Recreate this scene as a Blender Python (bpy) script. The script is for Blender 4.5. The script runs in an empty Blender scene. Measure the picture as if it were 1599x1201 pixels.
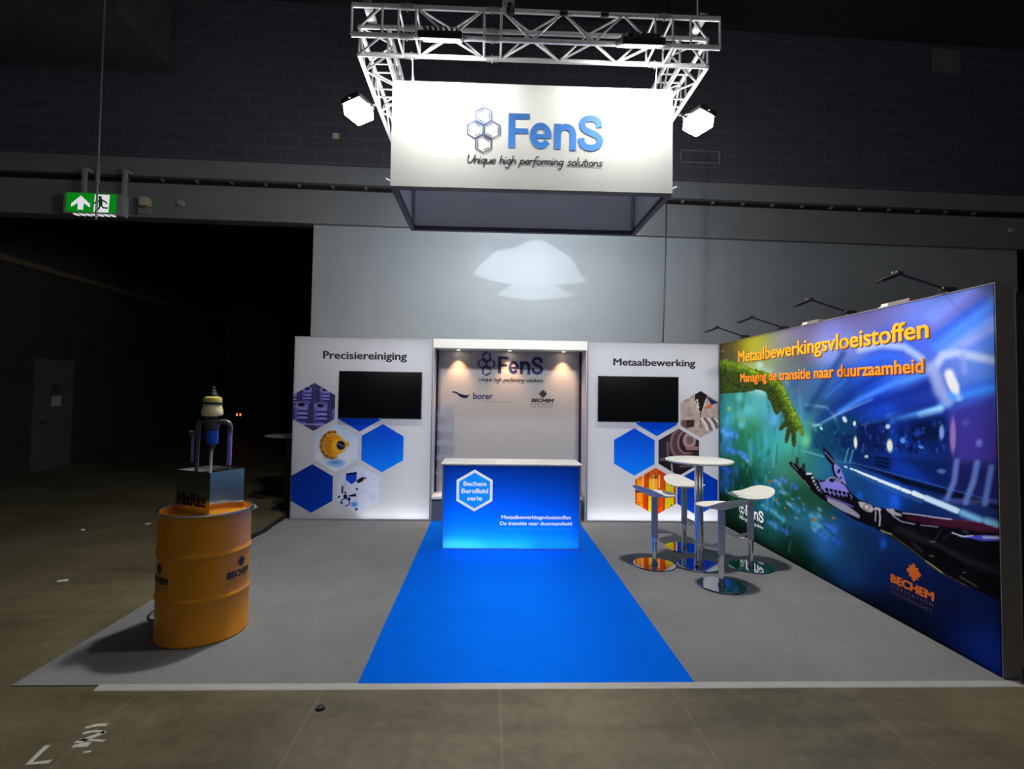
import bpy, bmesh, math, random
import numpy as np
from mathutils import Vector, Matrix

random.seed(7)
RNG = np.random.default_rng(7)
SC = bpy.context.scene
COL = SC.collection
PI = math.pi

# ------------------------------------------------------------------ camera
cam = bpy.data.cameras.new('camera')
camo = bpy.data.objects.new('camera', cam)
COL.objects.link(camo)
_r = Vector((0.999339, -0.033422, 0.01429)); _u = Vector((-0.015515, -0.036697, 0.999206)); _f = Vector((0.032871, 0.998767, 0.037191))
camo.matrix_world = Matrix(((_r.x, _u.x, -_f.x, -0.1449), (_r.y, _u.y, -_f.y, -7.1327), (_r.z, _u.z, -_f.z, 1.7276), (0, 0, 0, 1)))
cam.sensor_fit = 'HORIZONTAL'
cam.sensor_width = 36.0
cam.lens = 807.03 * 36.0 / 1599.0
cam.shift_x = 9.93 / 1599.0
cam.shift_y = -12.61 / 1599.0
cam.clip_start = 0.05
cam.clip_end = 100
SC.camera = camo

# ------------------------------------------------------------------ world, exposure
SC.view_settings.view_transform = 'Standard'
SC.view_settings.look = 'None'
SC.view_settings.gamma = 1.0
SC.view_settings.use_curve_mapping = False
SC.view_settings.exposure = 0.0
SC.cycles.use_denoising = True
SC.cycles.max_bounces = 8
SC.cycles.sample_clamp_indirect = 6.0
W = bpy.data.worlds.new('world'); SC.world = W
W.use_nodes = True
W.node_tree.nodes['Background'].inputs[0].default_value = (0.75, 0.85, 1.0, 1)
W.node_tree.nodes['Background'].inputs[1].default_value = 0.085

LIGHT_FLOOD = 95.0     # side floods, W
LIGHT_BANNER = 10.5     # floods on the front truss, W
LIGHT_DOWN = 46.0        # halogen downlights in the niche, W
LIGHT_BOX = 1.0         # factor on the LED strips inside the lightboxes
LIGHT_WASH = 106.0      # added wash on the hall wall from an unseen bar, W
LIGHT_BEAM = 105.0     # added beam for the bright patch on the hall wall, W
LIGHT_FILL = 26.0       # added fill lamp, unseen behind the viewer

# ------------------------------------------------------------------ materials
def lin(c):
    c = np.asarray(c, float) / 255.0
    return np.where(c <= 0.04045, c / 12.92, ((c + 0.055) / 1.055) ** 2.4)

def srgb(r, g, b):
    l = lin((r, g, b)); return (float(l[0]), float(l[1]), float(l[2]), 1.0)

def N(nt, t, x=0, y=0):
    n = nt.nodes.new(t); n.location = (x, y); return n

def newmat(name):
    m = bpy.data.materials.new(name); m.use_nodes = True
    return m, m.node_tree, m.node_tree.nodes['Principled BSDF']

def mat(name, color, rough=0.5, metal=0.0, var=0.0, scale=8.0, bump=0.0, bscale=60.0, spec=None, coat=0.0):
    m, nt, b = newmat(name)
    b.inputs['Roughness'].default_value = rough
    b.inputs['Metallic'].default_value = metal
    if spec is not None: b.inputs['Specular IOR Level'].default_value = spec
    if coat: b.inputs['Coat Weight'].default_value = coat
    tc = N(nt, 'ShaderNodeTexCoord', -900, 0)
    if var > 0:
        no = N(nt, 'ShaderNodeTexNoise', -700, 0); no.inputs['Scale'].default_value = scale; no.inputs['Detail'].default_value = 6
        nt.links.new(tc.outputs['Object'], no.inputs['Vector'])
        r = N(nt, 'ShaderNodeValToRGB', -450, 0)
        c = Vector(color[:3])
        r.color_ramp.elements[0].position = 0.3; r.color_ramp.elements[1].position = 0.7
        r.color_ramp.elements[0].color = (*(c * (1 - var)), 1); r.color_ramp.elements[1].color = (*(c * (1 + var)), 1)
        nt.links.new(no.outputs['Fac'], r.inputs['Fac']); nt.links.new(r.outputs['Color'], b.inputs['Base Color'])
    else:
        b.inputs['Base Color'].default_value = (*color[:3], 1)
    if bump > 0:
        nb = N(nt, 'ShaderNodeTexNoise', -700, -300); nb.inputs['Scale'].default_value = bscale; nb.inputs['Detail'].default_value = 4
        nt.links.new(tc.outputs['Object'], nb.inputs['Vector'])
        bp = N(nt, 'ShaderNodeBump', -300, -300); bp.inputs['Strength'].default_value = bump; bp.inputs['Distance'].default_value = 0.004
        nt.links.new(nb.outputs['Fac'], bp.inputs['Height']); nt.links.new(bp.outputs['Normal'], b.inputs['Normal'])
    return m

def emit(name, color, strength):
    m, nt, b = newmat(name)
    b.inputs['Base Color'].default_value = (*color[:3], 1)
    b.inputs['Emission Color'].default_value = (*color[:3], 1)
    b.inputs['Emission Strength'].default_value = strength
    return m

def fabric_print(name, trans=0.55, rough=0.7):
    """printed textile carrying the artwork as a colour attribute; lets the LEDs behind it shine through"""
    m, nt, b = newmat(name)
    at = N(nt, 'ShaderNodeAttribute', -700, 0); at.attribute_name = 'art'
    nt.links.new(at.outputs['Color'], b.inputs['Base Color'])
    b.inputs['Roughness'].default_value = rough; b.inputs['Specular IOR Level'].default_value = 0.25
    if trans > 0:
        tr = N(nt, 'ShaderNodeBsdfTranslucent', -300, -300)
        nt.links.new(at.outputs['Color'], tr.inputs['Color'])
        mx = N(nt, 'ShaderNodeMixShader', 100, -100); mx.inputs[0].default_value = trans
        out = nt.nodes['Material Output']; out.location = (400, 0)
        nt.links.new(b.outputs[0], mx.inputs[1]); nt.links.new(tr.outputs[0], mx.inputs[2]); nt.links.new(mx.outputs[0], out.inputs['Surface'])
    return m

def thin_fabric():
    m, nt, b = newmat('thin translucent fabric'); b.inputs['Base Color'].default_value = (.6, .61, .66, 1); b.inputs['Roughness'].default_value = .8
    tr = N(nt, 'ShaderNodeBsdfTranslucent'); tr.inputs[0].default_value = (.55, .57, .66, 1); mx = N(nt, 'ShaderNodeMixShader'); mx.inputs[0].default_value = .7
    nt.links.new(b.outputs[0], mx.inputs[1]); nt.links.new(tr.outputs[0], mx.inputs[2]); nt.links.new(mx.outputs[0], nt.nodes['Material Output'].inputs['Surface']); return m

M = {}
M['white'] = mat('white laminate', (.78, .78, .74), .35, var=.03, scale=5)
M['alu'] = mat('anodised aluminium', (.62, .64, .67), .35, 1.0, var=.05, scale=30)
M['alupaint'] = mat('grey profile', (.42, .43, .45), .45, 0.2, var=.04)
M['truss'] = mat('truss aluminium', (.86, .87, .88), .38, 0.25, var=.08, scale=25)
M['chrome'] = mat('chrome', (.86, .86, .87), .04, 1.0, var=.01)
M['darkchrome'] = mat('polished dark chrome', (.50, .50, .51), .05, 1.0, var=.01)
M['steel'] = mat('brushed steel', (.72, .71, .69), .22, 1.0, var=.05, scale=40)
M['black'] = mat('black plastic', (.012, .012, .013), .4, var=.1)
M['blackmetal'] = mat('black painted metal', (.02, .02, .022), .45, .3, var=.1)
M['darkgrey'] = mat('dark grey frame', (.055, .055, .07), .5, var=.08)
M['seat'] = mat('white moulded plastic', (.80, .79, .73), .35, var=.02)
M['stemwhite'] = mat('white powder coat', (.60, .60, .60), .4, var=.03)
M['screen'] = mat('tv glass', (.002, .002, .003), .45, spec=.12)
M['ink'] = mat('near black ink', srgb(22, 26, 38), .7)
M['inkblue'] = mat('dark blue ink', srgb(10, 28, 92), .6)
M['whiteink'] = emit('backlit white ink', (.86, .88, .9), .45)
M['orangeink'] = emit('backlit orange ink', srgb(216, 104, 6), .12)
M['yellowink'] = emit('backlit golden ink', srgb(255, 172, 6), .5)
M['brownink'] = mat('dark orange shadow ink', srgb(120, 56, 10), .7)
M['greyink'] = mat('grey ink', (.16, .16, .18), .7)
M['gap'] = mat('black shadow gap', (.004, .004, .004), .8)
M['greypanel'] = mat('grey base panel', (.10, .12, .15), .5, var=.04)
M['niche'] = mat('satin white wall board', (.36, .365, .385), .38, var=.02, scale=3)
M['banner'] = mat('white banner fabric', (.80, .81, .79), .75, var=.015, scale=3)
M['hallwall'] = mat('grey painted hall wall', (.29, .315, .335), .6, var=.05, scale=1.5)
M['hallbeam'] = mat('grey painted steel beam', (.22, .228, .24), .5, var=.06, scale=2)
M['dark'] = mat('dark passage wall', (.035, .035, .038), .8, var=.15, scale=2)
M['bulkhead'] = mat('dark duct board', (.07, .068, .070), .8, var=.15, scale=2)
M['doorpaint'] = mat('grey door paint', (.10, .105, .11), .6, var=.05)
M['paper'] = mat('paper', (.5, .5, .5), .8, var=.02)
M['rubber'] = mat('black rubber', (.01, .01, .01), .7, var=.1)
M['floodlens'] = emit('lit frosted flood cover', (1, .97, .92), 150.0)
M['lens'] = emit('lit flood glass', (1, .97, .92), 40.0)
M['darklens'] = mat('unlit lamp glass', (.03, .03, .033), .4)
M['downlens'] = emit('lit halogen', (1, .78, .5), 30.0)
M['greenlit'] = emit('lit green sign', srgb(0, 132, 20), .75)
M['whitelit'] = emit('lit white sign', (.75, .74, .78), .85)
M['greenman'] = emit('dark green pictogram', srgb(0, 78, 16), .35)
M['led'] = emit('orange led', (1, .16, .02), 3.0)
M['drum'] = mat('orange drum paint', srgb(226, 146, 2), .40, .0, var=.04, scale=6, coat=.08)
M['drumink'] = mat('black drum print', (.02, .018, .015), .6)
M['galv'] = mat('galvanised ring', (.55, .55, .52), .3, 1.0, var=.06)
M['polish'] = mat('polished stainless', (.62, .64, .66), .16, 1.0, var=.04, scale=9)
M['amber'] = mat('yellowed clear plastic', srgb(206, 192, 96), .18, var=.12, scale=14, coat=.6)
M['cream'] = mat('cream plastic', srgb(222, 214, 160), .3, var=.06, coat=.4)
M['bluepl'] = mat('blue plastic', srgb(10, 90, 215), .35, var=.05)
M['pipe'] = mat('grey pvc pipe', srgb(66, 68, 74), .3, var=.06)
M['pipelit'] = mat('clear violet hose', srgb(120, 112, 190), .25, var=.05, coat=.4)
M['cable'] = mat('grey steel wire', (.3, .3, .3), .4, .6)
M['yellowed'] = mat('yellowed plastic', srgb(205, 190, 150), .5)
M['strip'] = mat('pale carpet edge tape', (.36, .36, .34), .55, var=.08, scale=5)
M['floormark'] = mat('worn white floor paint', (.46, .46, .40), .8, var=.25, scale=40)

def concrete():
    m, nt, b = newmat('polished concrete')
    tc = N(nt, 'ShaderNodeTexCoord', -1600, 0)
    n1 = N(nt, 'ShaderNodeTexNoise', -1300, 200); n1.inputs['Scale'].default_value = .9; n1.inputs['Detail'].default_value = 8; n1.inputs['Roughness'].default_value = .65
    n2 = N(nt, 'ShaderNodeTexNoise', -1300, -100); n2.inputs['Scale'].default_value = 14; n2.inputs['Detail'].default_value = 6
    mp = N(nt, 'ShaderNodeMapping', -1450, -300); mp.inputs['Rotation'].default_value = (0, 0, .5); mp.inputs['Scale'].default_value = (.6, 5, 1)
    n3 = N(nt, 'ShaderNodeTexNoise', -1300, -350); n3.inputs['Scale'].default_value = 1.6; n3.inputs['Detail'].default_value = 5
    for n in (n1, n2): nt.links.new(tc.outputs['Object'], n.inputs['Vector'])
    nt.links.new(tc.outputs['Object'], mp.inputs['Vector']); nt.links.new(mp.outputs['Vector'], n3.inputs['Vector'])
    r = N(nt, 'ShaderNodeValToRGB', -1050, 200)
    r.color_ramp.elements[0].position = .34; r.color_ramp.elements[0].color = (.070, .059, .032, 1)
    r.color_ramp.elements[1].position = .68; r.color_ramp.elements[1].color = (.148, .128, .076, 1)
    ad = N(nt, 'ShaderNodeMath', -1180, 60); ad.operation = 'MULTIPLY_ADD'; ad.inputs[1].default_value = .35; ad.inputs[2].default_value = -.17
    nt.links.new(n2.outputs['Fac'], ad.inputs[0])
    a2 = N(nt, 'ShaderNodeMath', -1120, 220); a2.operation = 'ADD'
    nt.links.new(n1.outputs['Fac'], a2.inputs[0]); nt.links.new(ad.outputs[0], a2.inputs[1])
    a3 = N(nt, 'ShaderNodeMath', -1120, 400); a3.operation = 'MULTIPLY_ADD'; a3.inputs[1].default_value = .4; 
    nt.links.new(n3.outputs['Fac'], a3.inputs[0])
    a4 = N(nt, 'ShaderNodeMath', -1100, 320); a4.operation = 'SUBTRACT'; a4.inputs[1].default_value = .2
    nt.links.new(a2.outputs[0], a4.inputs[0]); nt.links.new(a4.outputs[0], a3.inputs[2]); nt.links.new(a3.outputs[0], r.inputs['Fac'])
    # slab joints cut in the concrete
    sx = N(nt, 'ShaderNodeSeparateXYZ', -1300, -600); nt.links.new(tc.outputs['Object'], sx.inputs[0])
    def joint(sock, off, pitch, w):
        a = N(nt, 'ShaderNodeMath', -1100, -600); a.operation = 'ADD'; a.inputs[1].default_value = -off + pitch * 50
        nt.links.new(sock, a.inputs[0])
        mo = N(nt, 'ShaderNodeMath', -950, -600); mo.operation = 'MODULO'; mo.inputs[1].default_value = pitch
        nt.links.new(a.outputs[0], mo.inputs[0])
        c = N(nt, 'ShaderNodeMath', -800, -600); c.operation = 'LESS_THAN'; c.inputs[1].default_value = w
        nt.links.new(mo.outputs[0], c.inputs[0]); return c
    jx = joint(sx.outputs[0], -4.18, 1.03, .014); jy = joint(sx.outputs[1], -.94, 1.405, .022)
    m1 = N(nt, 'ShaderNodeMixRGB', -600, 100); m1.blend_type = 'MIX'
    f1 = N(nt, 'ShaderNodeMath', -700, -300); f1.operation = 'MULTIPLY'; f1.inputs[1].default_value = .13; nt.links.new(jx.outputs[0], f1.inputs[0])
    nt.links.new(f1.outputs[0], m1.inputs[0]); nt.links.new(r.outputs[0], m1.inputs[1]); m1.inputs[2].default_value = (.34, .31, .24, 1)
    m2 = N(nt, 'ShaderNodeMixRGB', -400, 100)
    f2 = N(nt, 'ShaderNodeMath', -600, -300); f2.operation = 'MULTIPLY'; f2.inputs[1].default_value = .40; nt.links.new(jy.outputs[0], f2.inputs[0])
    nt.links.new(f2.outputs[0], m2.inputs[0]); nt.links.new(m1.outputs[0], m2.inputs[1]); m2.inputs[2].default_value = (.05, .045, .035, 1)
    nt.links.new(m2.outputs[0], b.inputs['Base Color'])
    b.inputs['Roughness'].default_value = .48; b.inputs['Specular IOR Level'].default_value = .35
    bp = N(nt, 'ShaderNodeBump', -300, -300); bp.inputs['Strength'].default_value = .12; bp.inputs['Distance'].default_value = .01
    nt.links.new(n2.outputs['Fac'], bp.inputs['Height']); nt.links.new(bp.outputs['Normal'], b.inputs['Normal'])
    return m
M['concrete'] = concrete()

def carpet(name, c, var=.25):
    m, nt, b = newmat(name)
    tc = N(nt, 'ShaderNodeTexCoord', -1000, 0)
    n1 = N(nt, 'ShaderNodeTexNoise', -800, 100); n1.inputs['Scale'].default_value = 60; n1.inputs['Detail'].default_value = 8; n1.inputs['Roughness'].default_value = .8
    n2 = N(nt, 'ShaderNodeTexNoise', -800, -150); n2.inputs['Scale'].default_value = 2.5; n2.inputs['Detail'].default_value = 5
    for n in (n1, n2): nt.links.new(tc.outputs['Object'], n.inputs['Vector'])
    mx = N(nt, 'ShaderNodeMath', -600, 0); mx.operation = 'MULTIPLY_ADD'; mx.inputs[1].default_value = .35
    nt.links.new(n2.outputs['Fac'], mx.inputs[0]); nt.links.new(n1.outputs['Fac'], mx.inputs[2])
    r = N(nt, 'ShaderNodeValToRGB', -400, 0)
    r.color_ramp.elements[0].position = .42; r.color_ramp.elements[1].position = .95
    c = Vector(c)
    r.color_ramp.elements[0].color = (*(c * (1 - var)), 1); r.color_ramp.elements[1].color = (*(c * (1 + var)), 1)
    nt.links.new(mx.outputs[0], r.inputs['Fac']); nt.links.new(r.outputs['Color'], b.inputs['Base Color'])
    b.inputs['Roughness'].default_value = .95; b.inputs['Specular IOR Level'].default_value = .02
    bp = N(nt, 'ShaderNodeBump', -200, -300); bp.inputs['Strength'].default_value = .5; bp.inputs['Distance'].default_value = .004
    nt.links.new(n1.outputs['Fac'], bp.inputs['Height']); nt.links.new(bp.outputs['Normal'], b.inputs['Normal'])
    return m
M['greycarpet'] = carpet('grey needle felt carpet', (.200, .206, .212))
M['bluecarpet'] = carpet('blue needle felt carpet', (.0005, .125, .74), .10)

def blockwall():
    m, nt, b = newmat('dark painted block wall')
    tc = N(nt, 'ShaderNodeTexCoord', -900, 0)
    mp = N(nt, 'ShaderNodeMapping', -750, 0); mp.inputs['Rotation'].default_value = (PI / 2, 0, 0)
    nt.links.new(tc.outputs['Object'], mp.inputs['Vector'])
    br = N(nt, 'ShaderNodeTexBrick', -500, 0); br.inputs['Scale'].default_value = 1.0
    br.inputs['Color1'].default_value = (.080, .086, .106, 1); br.inputs['Color2'].default_value = (.072, .078, .098, 1); br.inputs['Mortar'].default_value = (.12, .13, .155, 1)
    br.inputs['Mortar Size'].default_value = .008; br.inputs['Brick Width'].default_value = .54; br.inputs['Row Height'].default_value = .21; br.offset = .5
    nt.links.new(mp.outputs['Vector'], br.inputs['Vector'])
    nt.links.new(br.outputs['Color'], b.inputs['Base Color']); b.inputs['Roughness'].default_value = .75
    return m
M['block'] = blockwall()

# ------------------------------------------------------------------ mesh helpers
class MB:
    def __init__(s): s.bm = bmesh.new()
    def box(s, c, size, bevel=0.0, rot=None, seg=2):
        t = bmesh.new(); bmesh.ops.create_cube(t, size=1.0)
        for v in t.verts: v.co = Vector((v.co.x * size[0], v.co.y * size[1], v.co.z * size[2]))
        if bevel > 0: bmesh.ops.bevel(t, geom=list(t.edges), offset=bevel, segments=seg, affect='EDGES', profile=.5)
        mt = Matrix.Translation(Vector(c))
        if rot is not None: mt = mt @ rot
        t.transform(mt); s._add(t); return s
    def box2(s, a, b, bevel=0.0):
        return s.box([(a[i] + b[i]) / 2 for i in range(3)], [abs(b[i] - a[i]) for i in range(3)], bevel)
    def _add(s, t):
        me = bpy.data.meshes.new('tmp'); t.to_mesh(me); t.free(); s.bm.from_mesh(me); bpy.data.meshes.remove(me)
    def tube(s, p0, p1, r, n=10, r2=None, cap=True):
        p0, p1 = Vector(p0), Vector(p1); d = p1 - p0; L = d.length
        t = bmesh.new(); bmesh.ops.create_cone(t, cap_ends=cap, segments=n, radius1=r, radius2=r if r2 is None else r2, depth=L)
        t.transform(Matrix.Translation((p0 + p1) / 2) @ d.to_track_quat('Z', 'Y').to_matrix().to_4x4()); s._add(t); return s
    def lathe(s, prof, n=48, loc=(0, 0, 0), cap=True):
        bm = s.bm; rings = []
        for r, z in prof:
            if r < 1e-6: rings.append([bm.verts.new((loc[0], loc[1], loc[2] + z))])
            else: rings.append([bm.verts.new((loc[0] + r * math.cos(2 * PI * i / n), loc[1] + r * math.sin(2 * PI * i / n), loc[2] + z)) for i in range(n)])
        for a, b in zip(rings, rings[1:]):
            if len(a) == 1 and len(b) == 1: continue
            for i in range(n):
                j = (i + 1) % n
                if len(a) == 1: bm.faces.new((a[0], b[j], b[i]))
                elif len(b) == 1: bm.faces.new((a[i], a[j], b[0]))
                else: bm.faces.new((a[i], a[j], b[j], b[i]))
        return s
    def sweep(s, pts, r, n=8, closed=False):
        pts = [Vector(p) for p in pts]; bm = s.bm; rings = []; K = len(pts); up = Vector((0, 0, 1)); prev = None
        for i, p in enumerate(pts):
            if closed: d = pts[(i + 1) % K] - pts[i - 1]
            else: d = pts[min(i + 1, K - 1)] - pts[max(i - 1, 0)]
            d.normalize()
            if prev is None: x = d.orthogonal().normalized()
            else:
                x = prev - d * prev.dot(d)
                x = x.normalized() if x.length > 1e-6 else d.orthogonal().normalized()
            prev = x; y = d.cross(x)
            rr = r(i / (K - 1)) if callable(r) else r
            rings.append([bm.verts.new(p + (x * math.cos(2 * PI * k / n) + y * math.sin(2 * PI * k / n)) * rr) for k in range(n)])
        R = list(zip(rings, rings[1:])) + ([(rings[-1], rings[0])] if closed else [])
        for a, b in R:
            for k in range(n): bm.faces.new((a[k], a[(k + 1) % n], b[(k + 1) % n], b[k]))
        if not closed:
            bm.faces.new(rings[0][::-1]); bm.faces.new(rings[-1])
        return s
    def prism(s, poly, fn, t0, t1):
        """poly of (a,b) extruded between offsets t0 and t1; fn(a,b,t) -> point"""
        bm = s.bm; n = len(poly)
        A = [bm.verts.new(fn(a, b, t0)) for a, b in poly]; B = [bm.verts.new(fn(a, b, t1)) for a, b in poly]
        bm.faces.new(A); bm.faces.new(B[::-1])
        for i in range(n): bm.faces.new((A[i], B[i], B[(i + 1) % n], A[(i + 1) % n]))
        return s
    def ribbon(s, pts, w, fn, t=0.0, smooth=3):
        """flat pen stroke of width w along pts"""
        P = [np.array(p, float) for p in pts]
        if smooth and len(P) > 2:
            Q = []
            for i in range(len(P) - 1):
                p0 = P[max(i - 1, 0)]; p1 = P[i]; p2 = P[i + 1]; p3 = P[min(i + 2, len(P) - 1)]
                for k in range(smooth):
                    u = k / smooth
                    Q.append(.5 * ((2 * p1) + (-p0 + p2) * u + (2 * p0 - 5 * p1 + 4 * p2 - p3) * u * u + (-p0 + 3 * p1 - 3 * p2 + p3) * u ** 3))
            Q.append(P[-1]); P = Q
        L, R = [], []
        for i, p in enumerate(P):
            d = P[min(i + 1, len(P) - 1)] - P[max(i - 1, 0)]; d = d / (np.linalg.norm(d) + 1e-9); nn = np.array((-d[1], d[0])) * w / 2
            e = d * w * .3 if i == len(P) - 1 else (-d * w * .3 if i == 0 else 0 * d)
            L.append(s.bm.verts.new(fn(*(p + nn + e), t))); R.append(s.bm.verts.new(fn(*(p - nn + e), t)))
        for i in range(len(P) - 1): s.bm.faces.new((R[i], R[i + 1], L[i + 1], L[i]))
        return s
    def done(s, name, material, parent=None, smooth=True, world=True, angle=35):
        bmesh.ops.recalc_face_normals(s.bm, faces=list(s.bm.faces))
        if parent is not None and world:
            o = wloc(parent)
            for v in s.bm.verts: v.co -= o
        me = bpy.data.meshes.new(name); s.bm.to_mesh(me); s.bm.free()
        me.materials.append(material if not isinstance(material, str) else M[material])
        if smooth:
            me.polygons.foreach_set('use_smooth', [True] * len(me.polygons))
            me.set_sharp_from_angle(angle=math.radians(angle))
        ob = bpy.data.objects.new(name, me); COL.objects.link(ob)
        if parent is not None: ob.parent = parent
        return ob

def wloc(o):
    v = Vector((0, 0, 0))
    while o is not None: v += o.location; o = o.parent
    return v

def thing(name, label, cat, loc=(0, 0, 0), rz=0.0, group=None):
    o = bpy.data.objects.new(name, None); COL.objects.link(o); o.location = loc; o.rotation_euler = (0, 0, rz); o.empty_display_size = .1
    tag(o, label, cat, group); return o

def tag(o, label=None, cat=None, group=None, kind=None):
    if label: o['label'] = label
    if cat: o['category'] = cat
    if group: o['group'] = group
    if kind: o['kind'] = kind
    return o

def struct(o, label=None, cat=None):
    o['kind'] = 'structure'
    if label: o['label'] = label
    if cat: o['category'] = cat
    return o

def lamp(name, kind, loc, energy, color, parent, aim=None, **kw):
    l = bpy.data.lights.new(name, kind); l.energy = energy; l.color = color
    for k, v in kw.items(): setattr(l, k, v)
    o = bpy.data.objects.new(name, l); COL.objects.link(o)
    o.location = Vector(loc) - (wloc(parent) if parent else Vector((0, 0, 0)))
    if aim is not None: o.rotation_euler = (Vector(aim) - Vector(loc)).to_track_quat('-Z', 'Y').to_euler()
    if parent: o.parent = parent
    return o

# ---- lettering: text turned into flat mesh, fitted to a width and a cap height
def glyph_mesh(s, weight=0.0):
    cu = bpy.data.curves.new('t', 'FONT'); cu.body = s; cu.size = 1.0; cu.offset = weight; cu.resolution_u = 3
    ob = bpy.data.objects.new('t', cu); COL.objects.link(ob)
    dg = bpy.context.evaluated_depsgraph_get(); me = bpy.data.meshes.new_from_object(ob.evaluated_get(dg))
    bpy.data.objects.remove(ob); bpy.data.curves.remove(cu); return me

def text_into(mb, s, fn, x0, x1, base, cap, weight=.0, shear=0.0, t=0.0):
    """weight: stroke thickening as a share of the cap height (overlaid shifted outlines)"""
    me = glyph_mesh(s); H = glyph_mesh('H')
    hy = [v.co.y for v in H.vertices]; h0, h1 = min(hy), max(hy); bpy.data.meshes.remove(H)
    X = [v.co.x + shear * v.co.y for v in me.vertices]; a, b = min(X), max(X)
    w = weight * cap; n = 8 if w > 0 else 1; sx = (x1 - x0 - 2 * w) / (b - a); sy = (cap - 2 * w * .6) / (h1 - h0)
    for k in range(n):
        dx, dy = (w * math.cos(2 * PI * k / n), .6 * w * math.sin(2 * PI * k / n)) if w > 0 else (0, 0)
        vs = [mb.bm.verts.new(fn(x0 + w + dx + (v.co.x + shear * v.co.y - a) * sx, base + w * .6 + dy + (v.co.y - h0) * sy, t + k * 2e-5)) for v in me.vertices]
        for p in me.polygons:
            try: mb.bm.faces.new([vs[i] for i in p.vertices])
            except ValueError: pass
    bpy.data.meshes.remove(me)

def fens(mb, fn, x0, x1, base, cap, t=0.0):
    """the four letters of the emblem's word, drawn as heavy even strokes (2.73 cap heights wide)"""
    kx, kz = (x1 - x0) / 2.73, cap; tt_ = [t]
    def nt():
        tt_[0] += 1.5e-4; return tt_[0]
    def rib(pts, w, sm=4):
        P = np.array(pts, float); q = nt(); mb.ribbon(P, w, lambda a, c, _t=0.0: fn(x0 + a * kx, base + c * kz, q), q, sm)
    def quad(a, c, e, g):
        h = nt(); mb.bm.faces.new([mb.bm.verts.new(fn(x0 + p * kx, base + q * kz, h)) for p, q in ((a, c), (e, c), (e, g), (a, g))])
    quad(0, 0, .19, 1); quad(.19, .835, .605, 1); quad(.19, .415, .56, .57)
    ox = .61
    rib([(ox + .32 + .22 * math.cos(math.radians(q)), .375 + .288 * math.sin(math.radians(q))) for q in range(0, 316, 15)], .185, 1); quad(ox + .17, .30, ox + .632, .42)
    ox = 1.32; quad(ox, 0, ox + .19, .735)
    rib([(ox + .10, .46), (ox + .15, .56), (ox + .26, .64), (ox + .38, .645), (ox + .48, .59), (ox + .535, .48), (ox + .54, .3), (ox + .54, .028)], .185, 3)
    ox = 2.02
    rib([(ox + .592, .715), (ox + .57, .82), (ox + .48, .895), (ox + .34, .92), (ox + .19, .885), (ox + .11, .79), (ox + .11, .69), (ox + .18, .59), (ox + .33, .515), (ox + .50, .44), (ox + .60, .34), (ox + .61, .225), (ox + .53, .115), (ox + .37, .065), (ox + .20, .095), (ox + .11, .18), (ox + .085, .285)], .185, 3)

HAND = {'U': (1.15, [[(0, 1.85), (0, .7), (.25, .02), (.65, .25), (.95, 1.1), (1.05, 1.9)]]),
 'n': (.8, [[(0, 1), (0, 0)], [(0, .55), (.3, .98), (.58, .85), (.62, 0)]]), 'i': (.3, [[(0, 1), (0, 0)]]), 'I': (.3, [[(0, 1), (0, 0)], [(.02, 1.4), (.04, 1.5)]]),
 'q': (.85, [[(.65, .88), (.3, 1), (0, .5), (.2, .02), (.62, .5)], [(.68, 1), (.6, -.95)]]),
 'u': (.85, [[(0, 1), (.05, .2), (.3, .02), (.6, .4)], [(.66, 1), (.66, 0)]]),
 'e': (.78, [[(.05, .5), (.58, .62), (.45, 1), (.15, .85), (.0, .4), (.3, .0), (.65, .2)]]),
 'h': (.8, [[(.05, 1.9), (0, 0)], [(0, .5), (.3, .98), (.58, .8), (.6, 0)]]),
 'g': (.85, [[(.6, .9), (.3, 1), (0, .5), (.2, .05), (.58, .5)], [(.65, 1), (.62, -.5), (.3, -.95), (0, -.7)]]),
 'p': (.82, [[(.05, 1), (-.08, -.9)], [(0, .55), (.35, 1), (.65, .65), (.4, .08), (0, .15)]]),
 'r': (.55, [[(0, 1), (0, 0)], [(0, .5), (.22, .92), (.48, .95)]]),
 'f': (.62, [[(.72, 1.75), (.45, 1.9), (.27, 1.3), (.15, -.8)], [(0, .92), (.55, .98)]]),
 'o': (.82, [[(.4, 1), (.05, .7), (.08, .15), (.4, 0), (.65, .45), (.4, 1)]]),
 'm': (1.2, [[(0, 1), (0, 0)], [(0, .55), (.25, 1), (.46, .85), (.46, 0)], [(.46, .6), (.72, 1), (.95, .85), (.98, 0)]]),
 's': (.72, [[(.55, .92), (.2, 1), (.12, .68), (.48, .4), (.4, .05), (0, .04)]]), 'l': (.32, [[(.03, 1.9), (0, 0)]]),
 't': (.55, [[(.16, 1.6), (.14, .12), (.36, .02)], [(-.12, 1.02), (.46, 1.1)]]), ' ': (.62, [])}

def handwriting(mb, s, fn, x0, x1, base, xh, w, t=0.0, slant=.16):
    tot = sum(HAND[c][0] for c in s) - .2; k = (x1 - x0) / (tot + .2); x = 0
    for c in s:
        adv, st = HAND[c]
        for p in st:
            t += 4e-5; mb.ribbon([(x0 + (x + a + slant * b) * k, base + b * xh) for a, b in p], w, fn, t)
        x += adv

def hexpts(cx, cz, r): return [(cx + r * math.sin(PI / 3 * i), cz + r * math.cos(PI / 3 * i)) for i in range(6)]

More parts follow.
